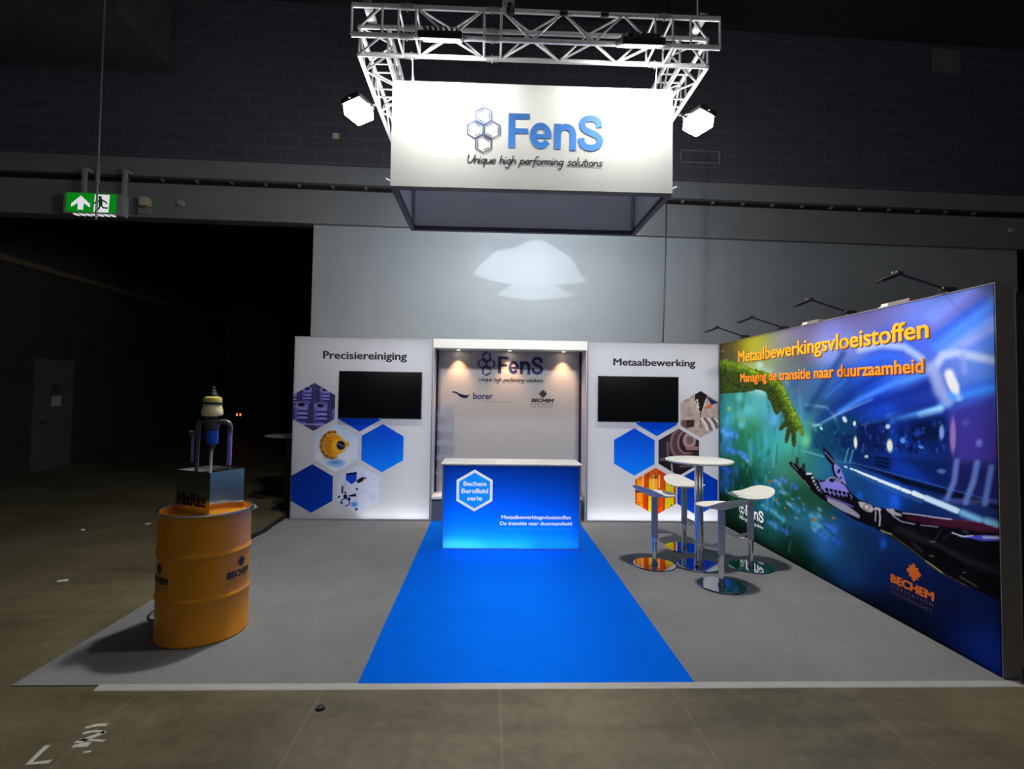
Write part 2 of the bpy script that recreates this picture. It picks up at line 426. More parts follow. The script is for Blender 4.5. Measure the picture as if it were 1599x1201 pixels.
def hexlogo(mb, fn, cx, cz, r, w, t=0.0):
    """four ring molecules: one on top, two side by side, one below"""
    dx = r * math.sqrt(3) / 2 * 1.09; dz = r * 1.5 * 1.06
    for qx, qz, dbl in ((cx, cz + dz, (1, 3, 5)), (cx - dx, cz, (0, 2, 4)), (cx + dx, cz, (1, 3, 5)), (cx, cz - dz, (0, 2, 4))):
        P = hexpts(qx, qz, r); Q = hexpts(qx, qz, r * .74)
        for i in range(6):
            t += 8e-5; mb.ribbon([P[i], P[(i + 1) % 6]], w, fn, t, 0)
            if i in dbl: t += 8e-5; mb.ribbon([Q[i], Q[(i + 1) % 6]], w * .8, fn, t, 0)

def flower_logo(mb, fn, cx, cz, r, t=0.0):
    """square standing on its corner with notched sides"""
    pts = []
    for k in range(4):
        a = PI / 2 - k * PI / 2
        for da, rr in ((-.0, 1.0), (-.34, .80), (-.52, .60), (-.70, .86), (-.95, .82), (-1.05, .60), (-1.22, .78)):
            pts.append((cx + r * rr * math.cos(a + da), cz + r * rr * math.sin(a + da)))
    vs = [mb.bm.verts.new(fn(*p, t)) for p in pts]; c = mb.bm.verts.new(fn(cx, cz, t))
    for i in range(len(vs)): mb.bm.faces.new((c, vs[i], vs[(i + 1) % len(vs)]))

def wallY(y): return lambda a, b, t=0.0: Vector((a, y - t, b))
def wallX(x): return lambda a, b, t=0.0: Vector((x - t, -a, b))

# ---- printed artwork: a fine sheet whose colours are painted with numpy
class Art:
    def __init__(s, u0, u1, v0, v1, step, coord=None):
        s.nu = int(round((u1 - u0) / step)) + 1; s.nv = int(round((v1 - v0) / step)) + 1
        s.u = np.linspace(u0, u1, s.nu); s.v = np.linspace(v0, v1, s.nv)
        U, V = np.meshgrid(s.u, s.v, indexing='ij'); s.U, s.V = U.ravel(), V.ravel()
        s.X, s.Y = (s.U, s.V) if coord is None else coord(s.U, s.V)
        s.C = np.ones((s.U.size, 3))
    def fill(s, c): s.C[:] = c
    def blend(s, mask, c):
        idx = np.nonzero(mask > 1e-3)[0]; m = mask[idx][:, None]; c = np.asarray(c, float)
        if c.ndim == 2: c = c[idx]
        s.C[idx] = s.C[idx] * (1 - m) + c * m
    def inside(s, poly):
        P = np.asarray(poly, float); out = np.zeros(s.X.size, bool)
        bb = (s.X >= P[:, 0].min()) & (s.X <= P[:, 0].max()) & (s.Y >= P[:, 1].min()) & (s.Y <= P[:, 1].max())
        i = np.nonzero(bb)[0]; x, y = s.X[i], s.Y[i]; ins = np.zeros(i.size, bool); n = len(P)
        for k in range(n):
            x0, y0 = P[k]; x1, y1 = P[(k + 1) % n]
            if y0 == y1: continue
            c = ((y0 > y) != (y1 > y)) & (x < (x1 - x0) * (y - y0) / (y1 - y0) + x0); ins ^= c
        out[i] = ins; return out
    def dist(s, pts):
        d = np.full(s.X.size, 1e9)
        for (x0, y0), (x1, y1) in zip(pts, pts[1:]):
            dx, dy = x1 - x0, y1 - y0; L = dx * dx + dy * dy + 1e-9
            t = np.clip(((s.X - x0) * dx + (s.Y - y0) * dy) / L, 0, 1)
            d = np.minimum(d, np.hypot(s.X - x0 - t * dx, s.Y - y0 - t * dy))
        return d
    def poly(s, P, c, soft=0.0, a=1.0):
        m = s.inside(P).astype(float)
        if soft > 0:
            d = s.dist(list(P) + [P[0]]); sd = np.where(m > 0, d, -d); m = np.clip(.5 + sd / (2 * soft), 0, 1)
        s.blend(m * a, c); return m
    def stroke(s, pts, w, c, soft=1.0, a=1.0):
        d = s.dist(pts); s.blend(np.clip((w / 2 + soft / 2 - d) / soft, 0, 1) * a, c)
    def blob(s, x, y, rx, ry, c, rot=0.0, hard=.5, a=1.0):
        ca, sa = math.cos(rot), math.sin(rot); dx, dy = s.X - x, s.Y - y
        q = np.hypot((dx * ca + dy * sa) / rx, (-dx * sa + dy * ca) / ry)
        s.blend(np.clip((1 - q) / max(1 - hard, 1e-3), 0, 1) * a, c)
    def ring(s, x, y, rx, ry, w, c, a=1.0):
        q = np.abs(np.hypot((s.X - x) / rx, (s.Y - y) / ry) - 1) * min(rx, ry)
        s.blend(np.clip((w / 2 - q) / (w * .3) + .5, 0, 1) * a, c)
    def noise(s, scale, seed=0, sx=1.0, sy=1.0):
        r = np.random.default_rng(seed); n = 96; g = r.random((n, n))
        x = (s.X * sx / scale) % n; y = (s.Y * sy / scale) % n
        i, j = np.floor(x).astype(int), np.floor(y).astype(int); fx, fy = x - i, y - j
        fx = fx * fx * (3 - 2 * fx); fy = fy * fy * (3 - 2 * fy); i %= n; j %= n; i1, j1 = (i + 1) % n, (j + 1) % n
        return (g[i, j] * (1 - fx) + g[i1, j] * fx) * (1 - fy) + (g[i, j1] * (1 - fx) + g[i1, j1] * fx) * fy
    def mesh(s, name, fn, material, parent, t=0.0, gain=1.0):
        idx = np.arange(s.nu * s.nv).reshape(s.nu, s.nv)
        a, b, c, d = idx[:-1, :-1].ravel(), idx[1:, :-1].ravel(), idx[1:, 1:].ravel(), idx[:-1, 1:].ravel()
        F = np.stack([a, b, c, d], 1).astype(np.int32); o = wloc(parent)
        p0 = np.array(fn(0, 0, t) - o); eu = np.array(fn(1, 0, t) - fn(0, 0, t)); ev = np.array(fn(0, 1, t) - fn(0, 0, t))
        co = p0 + s.U[:, None] * eu + s.V[:, None] * ev
        me = bpy.data.meshes.new(name); me.vertices.add(len(co)); me.vertices.foreach_set('co', co.astype(np.float32).ravel())
        me.loops.add(F.size); me.loops.foreach_set('vertex_index', F.ravel())
        me.polygons.add(len(F)); me.polygons.foreach_set('loop_start', np.arange(0, F.size, 4, dtype=np.int32)); me.polygons.foreach_set('loop_total', np.full(len(F), 4, np.int32))
        me.update(calc_edges=True); me.validate()
        at = me.color_attributes.new('art', 'FLOAT_COLOR', 'POINT')
        L = np.ones((len(co), 4), np.float32); L[:, :3] = np.clip(lin(np.clip(s.C, 0, 1) * 255.0) * gain, 0, .95)
        at.data.foreach_set('color', L.ravel())
        me.materials.append(material); ob = bpy.data.objects.new(name, me); COL.objects.link(ob); ob.parent = parent
        return ob

def C3(r, g, b): return np.array((r, g, b)) / 255.0

# ================================================================== THE HALL
HALL = Matrix.Translation((-3.0, 1.2, 0)) @ Matrix.Rotation(.036, 4, 'Z')
def hall_struct(name, mb, m, label=None):
    ob = mb.done(name, m, None, smooth=False); ob.matrix_world = HALL; ob['kind'] = 'structure'
    if label: ob['label'] = label
    return ob
def hallpt(x, y, z): return HALL @ Vector((x, y, z))

struct(MB().box2((-16, -11, -.2), (15, 14, 0)).done('floor', 'concrete', smooth=False), 'brown grey polished concrete hall floor')
hall_struct('wall_back', MB().box2((0, 0, 0), (12.19, .2, 4.5)), 'hallwall', 'grey painted lower hall wall behind the booth')
hall_struct('trim_1', MB().box2((-13, -.02, 4.45), (14, .22, 5.0)).box2((-13, -.10, 4.43), (14, .0, 4.462)), 'hallbeam', 'grey steel beam web over the wall')
hall_struct('trim_2', MB().box2((-13, .05, 5.0), (14, .2, 5.10)), 'gap', 'dark groove along the steel beam')
hall_struct('trim_3', MB().box2((-13, -.06, 5.10), (14, .2, 5.385)), 'hallbeam', 'upper flange band of the steel beam')
hall_struct('wall_upper', MB().box2((-13, .0, 5.385), (9.26, .2, 9.5)).box2((9.275, .0, 5.385), (14, .2, 9.5)), 'block', 'dark painted block wall above the beam')
hall_struct('trim_4', MB().box2((-13, -.35, 8.10), (14, .0, 8.9)), 'dark', 'dark ceiling beam along the top of the wall')
b = MB()
for k in range(28):
    x = -2.90 + k * .53
    b.tube((x, .05, 5.07), (x, -.012, 5.07), .022, 8)
hall_struct('trim_5', b, 'hallbeam', 'bolt heads along the beam groove')
struct(MB().box2((-16, -11, 9.5), (15, 3, 9.7)).done('ceiling', 'dark', smooth=False))
struct(MB().box2((-16, -.22, 6.78), (-5.2, .9, 9.5)).done('trim_6', 'bulkhead', smooth=False), 'dark bulkhead duct hanging below the ceiling')
struct(MB().box2((-16, -11, 0), (-15.8, 1.0, 9.5)).done('wall_hall_left', 'dark', smooth=False), 'dark far left wall of the hall')
struct(MB().box2((14.8, -11, 0), (15, 8, 9.5)).done('wall_right', 'dark', smooth=False), 'dark right wall of the hall')
struct(MB().box2((9.3, 5.0, 0), (14.8, 5.2, 6)).done('wall_far_right', 'dark', smooth=False), 'black wall beyond the right end of the grey hall wall')
struct(MB().box2((9.0, 1.9, 4.9), (14.8, 5.2, 5.0)).done('ceiling_right', 'dark', smooth=False), 'dark ceiling beyond the right end of the hall wall')
struct(MB().box2((-9.83, 1.6, 0), (-9.63, 12, 6)).done('wall_left', 'dark', smooth=False), 'dark wall of the side passage')
struct(MB().box2((-9.9, 11.8, 0), (2, 12, 6)).done('wall_far', 'dark', smooth=False), 'black far wall of the side passage')
struct(MB().box2((-9.9, 1.9, 5.6), (-2.9, 12, 5.8)).done('ceiling_passage', 'dark', smooth=False), 'dark ceiling of the side passage')
struct(MB().box2((-3.0, 1.42, 0), (-2.8, 12, 5.6)).done('wall_passage', 'dark', smooth=False), 'black inner wall of the side passage')
struct(MB().tube((-9.56, 2.2, 4.26), (-9.56, 11.5, 4.26), .07, 10).done('trim_7', mat('rusty pipe', (.16, .11, .06), .6, var=.2)), 'brown pipe along the passage wall')
d = MB().box2((-9.63, 3.97, 0.005), (-9.58, 4.95, 2.37)).done('door_1', 'doorpaint', smooth=False); struct(d, 'grey steel door in the dark side passage')
MB().box2((-9.58, 4.03, 1.02), (-9.50, 4.16, 1.05)).done('door_handle', 'alu', d)
MB().box2((-9.58, 4.36, 1.62), (-9.572, 4.62, 1.82)).done('notice', mat('hazard sign', (.06, .06, .06), .6), d, smooth=False)
MB().box2((-9.58, 4.37, 1.36), (-9.572, 4.62, 1.58)).done('notice_sheet', 'paper', d, smooth=False)

# plates and openings on the upper wall
o = MB().box2((10.66, -.03, 7.57), (11.16, -.001, 8.0), .006).done('wall_plate', mat('grey steel plate', (.17, .17, .17), .6, var=.05), smooth=False); o.matrix_world = HALL
tag(o, 'grey square cover plate high on the dark block wall', 'cover plate')
b = MB()
for a, c in (((6.06, 5.73), (6.756, 5.75)), ((6.06, 5.934), (6.756, 5.954)), ((6.06, 5.73), (6.08, 5.954)), ((6.736, 5.73), (6.756, 5.954))): b.box2((a[0], -.025, a[1]), (c[0], -.001, c[1]))
o = b.done('hatch_frame', 'hallbeam', smooth=False); o.matrix_world = HALL; tag(o, 'thin rectangular hatch frame on the dark wall right of the banner', 'hatch')
o = MB().box2((.27, -.05, 5.85), (.37, -.001, 5.94), .01).done('junction_box', 'yellowed'); o.matrix_world = HALL; tag(o, 'small pale square junction box on the dark block wall', 'junction box')
t = thing('surveillance_camera', 'small pale camera on a bracket under the exit sign beam', 'camera', hallpt(-2.55, -.03, 4.44))
MB().box2(hallpt(-2.62, -.16, 4.60) , hallpt(-2.48, -.03, 4.73), .015).done('housing', 'yellowed', t)
MB().tube(hallpt(-2.55, -.07, 4.61), hallpt(-2.54, -.05, 4.45), .02, 10).done('bracket', 'alupaint', t)
MB().box2(hallpt(-2.66, -.10, 4.47), hallpt(-2.47, -.03, 4.58), .01).done('base', 'hallbeam', t)
o = MB().tube(hallpt(-2.03, -.03, 4.68), hallpt(-2.03, -.09, 4.68), .045, 20).done('sensor', mat('pale plastic', (.4, .41, .42), .5)); tag(o, 'round pale sensor button on the grey beam web', 'sensor')
o = MB().box2(hallpt(12.0, -.07, 4.73), hallpt(12.1, -.025, 4.81), .01).done('sensor', mat('pale plastic box', (.4, .41, .40), .5)); tag(o, 'small square sensor at the far right end of the beam', 'sensor')

# exit sign
E = thing('exit_sign', 'lit green emergency exit sign with white arrow and running figure', 'exit sign', hallpt(-3.24, -.25, 4.4))
E.rotation_euler = (0, 0, 0)
fnE = lambda a, b, t=0.0: hallpt(a, -.25 - t, b)
MB().prism([(-3.64, 4.405), (-2.86, 4.405), (-2.86, 4.725), (-3.64, 4.725)], fnE, -.12, -.006).done('housing', mat('sign housing', (.35, .36, .35), .5), E, smooth=False)
MB().prism([(-2.855, 4.385), (-2.77, 4.385), (-2.77, 4.715), (-2.855, 4.715)], fnE, -.12, .0).done('end_box', mat('sign end box', (.38, .39, .40), .5), E, smooth=False)
MB().prism([(-3.60, 4.425), (-2.875, 4.425), (-2.875, 4.715), (-3.60, 4.715)], fnE, -.006, 0).done('sign_face', 'greenlit', E, smooth=False)
b = MB(); P = [(-3.39, 4.675), (-3.255, 4.55), (-3.255, 4.495), (-3.35, 4.565), (-3.35, 4.46), (-3.43, 4.46), (-3.43, 4.565), (-3.525, 4.495), (-3.525, 4.55)]
b.prism(P, fnE, .0, .003).done('arrow', 'whitelit', E, smooth=False)
MB().prism([(-3.20, 4.43), (-2.985, 4.43), (-2.975, 4.70), (-3.19, 4.70)], fnE, 0, .003).done('door_panel', 'whitelit', E, smooth=False)
b = MB()
b.prism([(-3.11 + .025 * math.cos(k * PI / 6), 4.655 + .025 * math.sin(k * PI / 6)) for k in range(12)], fnE, .003, .006)
for pts, w in (([(-3.10, 4.62), (-3.10, 4.54)], .055), ([(-3.10, 4.61), (-3.17, 4.58), (-3.20, 4.555)], .022), ([(-3.09, 4.61), (-3.04, 4.60), (-3.01, 4.565)], .022), ([(-3.10, 4.545), (-3.125, 4.48), (-3.17, 4.44)], .028), ([(-3.10, 4.55), (-3.06, 4.50), (-3.0, 4.495)], .026)):
    b.ribbon(pts, w, fnE, .005, 0)
b.done('running_figure', 'greenman', E, smooth=False)
b = MB()
for k in range(7):
    x = -3.50 + k * .088
    b.prism([(x, 4.402), (x + .065, 4.392), (x + .075, 4.375), (x + .015, 4.383)], fnE, -.05, .0)
b.done('light_strip', 'whitelit', E, smooth=False)
for x in (-3.39, -2.80):
    MB().box2(hallpt(x - .022, -.22, 4.72 if x < -3 else 4.40), hallpt(x + .022, -.16, 5.12)).box2(hallpt(x - .022, -.20, 5.10), hallpt(x + .022, -.03, 5.14)).done('bracket', 'alupaint', E, smooth=False)
o = MB().sweep([(-5.158, -.5, 9.5), (-5.15, -.5, 6.0), (-5.145, -.5, 5.2), (-5.14, -.5, 3.88)], .012, 6).sweep([(-5.145, -.5, 4.62), (-5.145, -.5, 4.35)], .026, 8).done('hanging_wire', 'cable'); tag(o, 'long grey hanging wire dropping in front of the exit sign', 'wire')
o = MB().sweep([(2.56, .6, 9.5), (2.541, .6, 4.78), (2.52, .6, 3.6), (2.488, .6, 2.5), (2.47, .6, .01)], .011, 6).done('hanging_cable', 'black'); tag(o, 'thin black cable hanging in front of the grey wall right of the banner', 'cable')
t = thing('switch_panel', 'small dark switch panel with two orange lights in the passage', 'switch', (-7.85, 11.8, 0))
MB().box2((-9.22, 11.70, .78), (-8.88, 11.80, 1.10), .01).done('housing', 'black', t)
for x in (-9.12, -9.00): MB().box2((x - .022, 11.692, .87), (x + .022, 11.70, .955)).done('indicator', 'led', t, smooth=False)

# floor marks and scraps
FL = lambda a, b, t=0.0: Vector((a, b, .0015 + t))
o = MB().ribbon([(-2.253, -4.495), (-2.236, -4.615), (-2.155, -4.602)], .026, FL, 0, 0).done('paint_mark', 'floormark', smooth=False); tag(o, 'white L shaped paint mark on the concrete floor', 'floor mark')
b = MB()
for pts, w in (([(-2.17, -4.355), (-2.13, -4.335), (-2.09, -4.335)], .022), ([(-2.15, -4.40), (-2.11, -4.385), (-2.055, -4.395)], .02), ([(-2.06, -4.40), (-2.10, -4.44), (-2.13, -4.47)], .03), ([(-2.13, -4.45), (-2.05, -4.455), (-2.01, -4.46)], .016), ([(-2.12, -4.49), (-2.07, -4.485)], .035), ([(-2.04, -4.54), (-2.02, -4.535)], .014)): b.ribbon(pts, w, FL, 0, 2)
o = b.done('paint_mark', 'floormark', smooth=False); tag(o, 'blotchy white paint scribble on the concrete near the carpet corner', 'floor mark')
o = MB().lathe([(0, 0), (.028, .0), (.022, .012), (0, .016)], 9, (-1.038, -4.206, 0)).done('bottle_cap', 'rubber'); tag(o, 'tiny dark scrap on the concrete in front of the carpet', 'scrap')
for i, (x, y, s, lb) in enumerate(((-3.94, -2.30, .05, 'pale scrap of paper on the floor left of the barrel'), (-4.52, -.24, .045, 'white crumpled scrap on the floor behind the barrel, towards the passage'), (-5.1, -.55, .04, 'flat pale scrap lying by the floor joint far left'))):
    m = MB(); m.box((x, y, .008), (s * 1.5, s, .015), .004, Matrix.Rotation(.4 + i, 4, 'Z')); o = m.done('paper_scrap', 'paper'); tag(o, lb, 'scrap')

# ================================================================== CARPETS
XL, XR, YF = -2.885, 3.215, -3.975
o = MB().box2((XL, YF, 0), (XR, .6, .006)).done('grey_carpet', 'greycarpet', smooth=False); tag(o, 'grey felt carpet covering the whole booth floor', 'carpet')
b = MB(); bm = b.bm
P = [(-.893, YF + .001), (1.13, YF + .001), (1.13, .0), (-.893, .0)]
b.prism(P, lambda a, c, t: Vector((a, c, t)), .006, .009); o = b.done('blue_carpet', 'bluecarpet', smooth=False); tag(o, 'bright blue carpet runner leading up to the counter', 'carpet')
b = MB(); b.prism([(YF - .05, .0), (YF - .042, .004), (YF, .0085), (YF + .004, .0085), (YF + .004, .0)], lambda a, c, t: Vector((t, a, c)), XL + .5, XR - .05)
o = b.done('edge_tape', 'strip', smooth=False); tag(o, 'pale tape strip along the front edge of the carpet', 'tape')

# ================================================================== LIGHTBOX PANELS
WHITE = C3(196, 197, 203)
def blue_grad(art, top, bot, z0, z1):
    k = np.clip((art.Y - z0) / (z1 - z0), 0, 1)[:, None]; return bot * (1 - k) + top * k

def hexa(art, cx, cz, r): return art.inside(hexpts(cx, cz, r)).astype(float)

def panel_lightbox(x0, x1, h, label, name='lightbox'):
    t = thing(name, label, 'lightbox', ((x0 + x1) / 2, .0, 0))
    f = .016
    b = MB()
    b.box2((x0, 0, 0.008), (x0 + f, .12, h)).box2((x1 - f, 0, 0.008), (x1, .12, h)).box2((x0 + f, 0, h - f), (x1 - f, .12, h)).box2((x0 + f, 0.0, .008), (x1 - f, .12, .03))
    b.done('frame', 'alu', t, smooth=False)
    MB().box2((x0 + f, .112, .03), (x1 - f, .12, h - f)).done('back_board', 'white', t, smooth=False)
    return t

FAB = fabric_print('backlit textile print', .55)
# ---------------- left panel
x0, x1, H = -2.80, -.912, 2.5
LP = panel_lightbox(x0, x1, H, 'white lit wall panel on the left with gear and lab hexagons')
A = Art(x0 + .006, x1 - .006, .03, H - .006, .006); A.fill(WHITE)
R = .328
# blue hexagons
for cx, cz, top, bot in ((-1.578, .988, C3(0, 66, 190), C3(10, 128, 245)), (-2.516, .435, C3(0, 44, 150), C3(0, 62, 178)), (-1.893, 1.537, C3(0, 56, 176), C3(0, 70, 200))):
    A.blend(hexa(A, cx, cz, R), blue_grad(A, top, bot, cz - R, cz + R))
# machined rings photo
cx, cz = -2.516, 1.537; m = hexa(A, cx, cz, R); S = A.C.copy(); A.blend(m, C3(62, 58, 104))
nz = A.noise(.02, 3); A.blend(m * (nz > .62) * .6, C3(30, 28, 66))
for k in range(-3, 4): A.stroke([(cx + k * .1, cz + .33), (cx + k * .115 + .02, cz - .35)], .01, C3(120, 112, 158), .008, .5)
for px, pz, s in ((-.17, -.02, 1.0), (.09, -.03, 1.0), (-.10, .21, .72), (.14, .20, .72), (-.3, .15, .7), (.3, -.08, .6)):
    X, Z = cx + px, cz + pz
    A.poly([(X - .09 * s, Z + .03 * s), (X + .09 * s, Z + .03 * s), (X + .085 * s, Z - .17 * s), (X - .085 * s, Z - .17 * s)], C3(92, 92, 176), .004)
    for q, c in ((.0, C3(150, 150, 216)), (-.04, C3(54, 54, 130)), (-.07, C3(160, 160, 222)), (-.10, C3(20, 20, 60)), (-.125, C3(140, 140, 208)), (-.16, C3(40, 40, 104))): A.blob(X + .02 * s, Z + q * s, .085 * s, .022 * s, c, 0, .6)
    A.blob(X, Z + .045 * s, .098 * s, .055 * s, C3(132, 130, 198), 0, .85); A.blob(X, Z + .05 * s, .058 * s, .032 * s, C3(26, 24, 40), 0, .7)
    A.blob(X, Z - .21 * s, .08 * s, .05 * s, C3(100, 92, 170), 0, .7)
A.stroke([(cx - .2, cz - .235), (cx + .2, cz - .235)], .012, C3(190, 190, 214), .006)
A.C = S * (1 - m[:, None]) + A.C * m[:, None]
# orange gear photo
cx, cz = -2.20, .985; m = hexa(A, cx, cz, R); S = A.C.copy()
k = np.clip((A.Y - cz + R) / (2 * R), 0, 1)[:, None]; A.blend(m, C3(222, 226, 236) * (1 - k) + C3(190, 210, 236) * k)
A.blend(m * np.clip((A.noise(.09, 5) - .5) * 2, 0, 1) * .5, C3(160, 190, 226))
for q in range(16):
    aa = q * .23 + 1.5; A.blob(cx - .05 + .155 * math.cos(aa), cz + .04 + .175 * math.sin(aa), .028, .05, C3(196, 130, 24) if q % 2 else C3(120, 66, 16), aa, .4)
A.blob(cx - .045, cz + .04, .155, .17, C3(214, 146, 30), 0, .8)
for q in range(9): A.stroke([(cx - .17, cz + .14 - q * .035), (cx - .07, cz + .13 - q * .032)], .010, C3(118, 64, 14), .008, .8)
A.blob(cx + .035, cz + .03, .115, .12, C3(226, 170, 44), 0, .7); A.blob(cx + .06, cz + .035, .062, .068, C3(14, 20, 44), .2, .8)
A.stroke([(cx + .03, cz + .055), (cx + .09, cz + .02)], .012, C3(110, 150, 220), .006); A.blob(cx + .145, cz + .05, .035, .05, C3(226, 140, 30), 0, .4)
A.blob(cx - .0, cz - .20, .16, .07, C3(60, 120, 206), 0, .1, .9); A.blob(cx + .02, cz - .235, .10, .04, C3(140, 190, 240), 0, .1)
A.C = S * (1 - m[:, None]) + A.C * m[:, None]
# microscope photo
cx, cz = -1.892, .432; m = hexa(A, cx, cz, R); S = A.C.copy(); A.blend(m, C3(206, 210, 230))
A.blend(m * np.clip((A.noise(.08, 9) - .45) * 2.2, 0, 1) * .55, C3(168, 180, 216))
def w_(a, bb): return (cx + (a - 525) / 13.34 / 113.2, cz + (588 - bb) / 13.34 / 113.2)
A.poly([w_(270, 270), w_(490, 235), w_(490, 420), w_(385, 495), w_(275, 410)], C3(16, 66, 190)); A.poly([w_(270, 275), w_(490, 240), w_(490, 290), w_(270, 320)], C3(8, 20, 96))
A.stroke([w_(530, 430), w_(600, 385)], .05, C3(24, 22, 40), .01); A.stroke([w_(600, 360), w_(680, 365)], .02, C3(60, 60, 90), .01)
for a, bb, rr in ((500, 590, .017), (205, 600, .014), (265, 660, .015), (140, 752, .017), (270, 740, .03), (345, 795, .024), (190, 880, .022)): A.blob(*w_(a, bb), rr, rr * 1.15, C3(14, 14, 34), 0, .7)
A.stroke([w_(205, 545), w_(205, 665)], .022, C3(20, 20, 44), .008); A.poly([w_(330, 720), w_(480, 680), w_(490, 740), w_(340, 745)], C3(14, 14, 34), .004)
A.ring(*w_(270, 860), .055, .05, .014, C3(20, 40, 110)); A.blob(*w_(450, 900), .07, .05, C3(60, 136, 214), 0, .2); A.blob(*w_(500, 1000), .025, .025, C3(20, 36, 70), 0, .4)
A.C = S * (1 - m[:, None]) + A.C * m[:, None]
A.mesh('printed_fabric', wallY(.0), FAB, LP, .0005)
b = MB(); text_into(b, 'Precisiereiniging', wallY(0), -2.413, -1.271, 2.196, .108, .055); b.done('lettering', 'ink', LP, smooth=False).location.y -= .003

# ---------------- right panel
x0, x1 = 1.224, 3.086
RP = panel_lightbox(x0, x1, H, 'white lit wall panel beside the mural with workshop hexagons')
A = Art(x0 + .006, x1 - .004, .03, H - .006, .006); A.fill(WHITE)
for cx, cz, top, bot in ((1.889, .974, C3(0, 70, 196), C3(8, 124, 240)), (2.775, .43, C3(0, 50, 160), C3(0, 60, 176)), (2.202, 1.522, C3(0, 58, 180), C3(0, 78, 210))):
    A.blend(hexa(A, cx, cz, R), blue_grad(A, top, bot, cz - R, cz + R))
# milling photo
cx, cz = 2.82, 1.504; m = hexa(A, cx, cz, R); S = A.C.copy()
A.blend(m, C3(168, 150, 142)); A.blend(m * np.clip((A.noise(.03, 11, 1, .5) - .4) * 1.6, 0, 1) * .55, C3(206, 192, 186)); A.blend(m * np.clip((A.noise(.05, 12) - .6) * 2.5, 0, 1) * .5, C3(90, 70, 66))
def w_(a, bb): return (cx + (a - 628) / 14.13 / 113.2, cz + (600 - bb) / 14.13 / 113.2)
A.poly([w_(500, 150), w_(628, 70), w_(780, 170), w_(740, 290), w_(665, 530), w_(580, 530), w_(500, 290)], C3(34, 24, 28)); A.poly([w_(760, 190), w_(1030, 330), w_(870, 380)], C3(40, 36, 82), .008)
for k in range(3): A.blob(*w_(550 + k * 14, 290 + k * 70), .018, .03, C3(214, 202, 190), 0, .5)
A.stroke([w_(628, 530), w_(628, 900)], .012, C3(60, 44, 44), .006); A.blob(*w_(820, 420), .055, .03, C3(236, 84, 36), .3, .4)
A.stroke([w_(500, 300), w_(590, 540)], .012, C3(226, 218, 212), .008); A.stroke([w_(750, 260), w_(670, 520)], .012, C3(220, 210, 206), .008)
A.poly([w_(190, 740), w_(490, 720), w_(480, 870), w_(300, 920), w_(190, 840)], C3(98, 76, 78), .006); A.poly([w_(310, 730), w_(480, 720), w_(480, 870), w_(310, 890)], C3(56, 40, 42), .006)
for k in range(5): A.stroke([w_(640 + k * 80, 690), w_(720 + k * 80, 780), w_(780 + k * 80, 930)], .028, C3(222, 212, 196) if k % 2 == 0 else C3(92, 76, 84), .012)
A.C = S * (1 - m[:, None]) + A.C * m[:, None]
# bearing photo
cx, cz = 2.513, .977; m = hexa(A, cx, cz, R); S = A.C.copy(); A.blend(m, C3(46, 36, 42))
def w_(a, bb): return (cx + (a - 540) / 13.35 / 113.2, cz + (600 - bb) / 13.35 / 113.2)
A.blob(*w_(620, 390), .19, .25, C3(126, 98, 100), -.2, .9); A.blob(*w_(640, 390), .165, .22, C3(84, 62, 66), -.2, .9); A.blob(*w_(700, 380), .135, .18, C3(140, 112, 112), -.2, .9)
A.blob(*w_(715, 380), .115, .155, C3(48, 34, 38), -.2, .9); A.blob(*w_(760, 350), .10, .12, C3(150, 120, 122), 0, .85); A.blob(*w_(780, 350), .06, .07, C3(110, 86, 92), 0, .6); A.ring(*w_(770, 340), .07, .085, .012, C3(180, 150, 152))
A.poly([w_(680, 480), w_(960, 475), w_(960, 560), w_(690, 560)], C3(150, 106, 104), .006); A.stroke([w_(660, 575), w_(960, 570)], .02, C3(24, 18, 20), .008)
A.stroke([w_(300, 400), w_(310, 700)], .03, C3(130, 118, 132), .02, .7); A.stroke([w_(150, 755), w_(420, 745)], .035, C3(98, 84, 100), .02)
A.poly([w_(110, 800), w_(960, 800), w_(960, 1050), w_(110, 1050)], C3(32, 26, 32), .01); A.stroke([w_(385, 850), w_(400, 1010)], .018, C3(170, 164, 172), .012); A.stroke([w_(560, 900), w_(900, 880)], .02, C3(110, 88, 100), .015)
A.C = S * (1 - m[:, None]) + A.C * m[:, None]
# amber lab photo
cx, cz = 2.189, .43; m = hexa(A, cx, cz, R); S = A.C.copy()
def w_(a, bb): return (cx + (a - 550) / 14.125 / 113.2, cz + (610 - bb) / 14.125 / 113.2)
A.blend(m, C3(222, 96, 14))
for a, bb, c in ((90, 130, C3(196, 60, 10)), (130, 270, C3(240, 150, 20)), (270, 380, C3(206, 62, 14)), (380, 470, C3(226, 196, 30)), (470, 600, C3(244, 166, 30)), (600, 650, C3(196, 60, 14)), (650, 760, C3(206, 74, 16)), (760, 960, C3(206, 186, 24)), (960, 1010, C3(160, 60, 14))):
    A.poly([w_(a, 60), w_(bb, 60), w_(bb, 1140), w_(a, 1140)], c, .006)
A.poly([w_(90, 60), w_(1010, 60), w_(1010, 300), w_(90, 330)], C3(184, 62, 12), .03, .8)
for a in (270, 500, 630): A.stroke([w_(a, 260), w_(a, 520)], .02, C3(255, 214, 140), .012, .9)
for a in (390, 760): A.stroke([w_(a, 200), w_(a, 560)], .012, C3(110, 30, 8), .008, .8)
for a, z0_, z1_ in ((370, 700, 1060), (740, 720, 1050)): A.stroke([w_(a, z0_), w_(a, z1_)], .018, C3(128, 34, 10), .01, .8)
A.stroke([w_(480, 300), w_(600, 300)], .014, C3(80, 30, 8), .01); A.stroke([w_(110, 610), w_(240, 610)], .03, C3(60, 14, 6), .014); A.stroke([w_(110, 850), w_(360, 850)], .008, C3(206, 60, 20), .006)
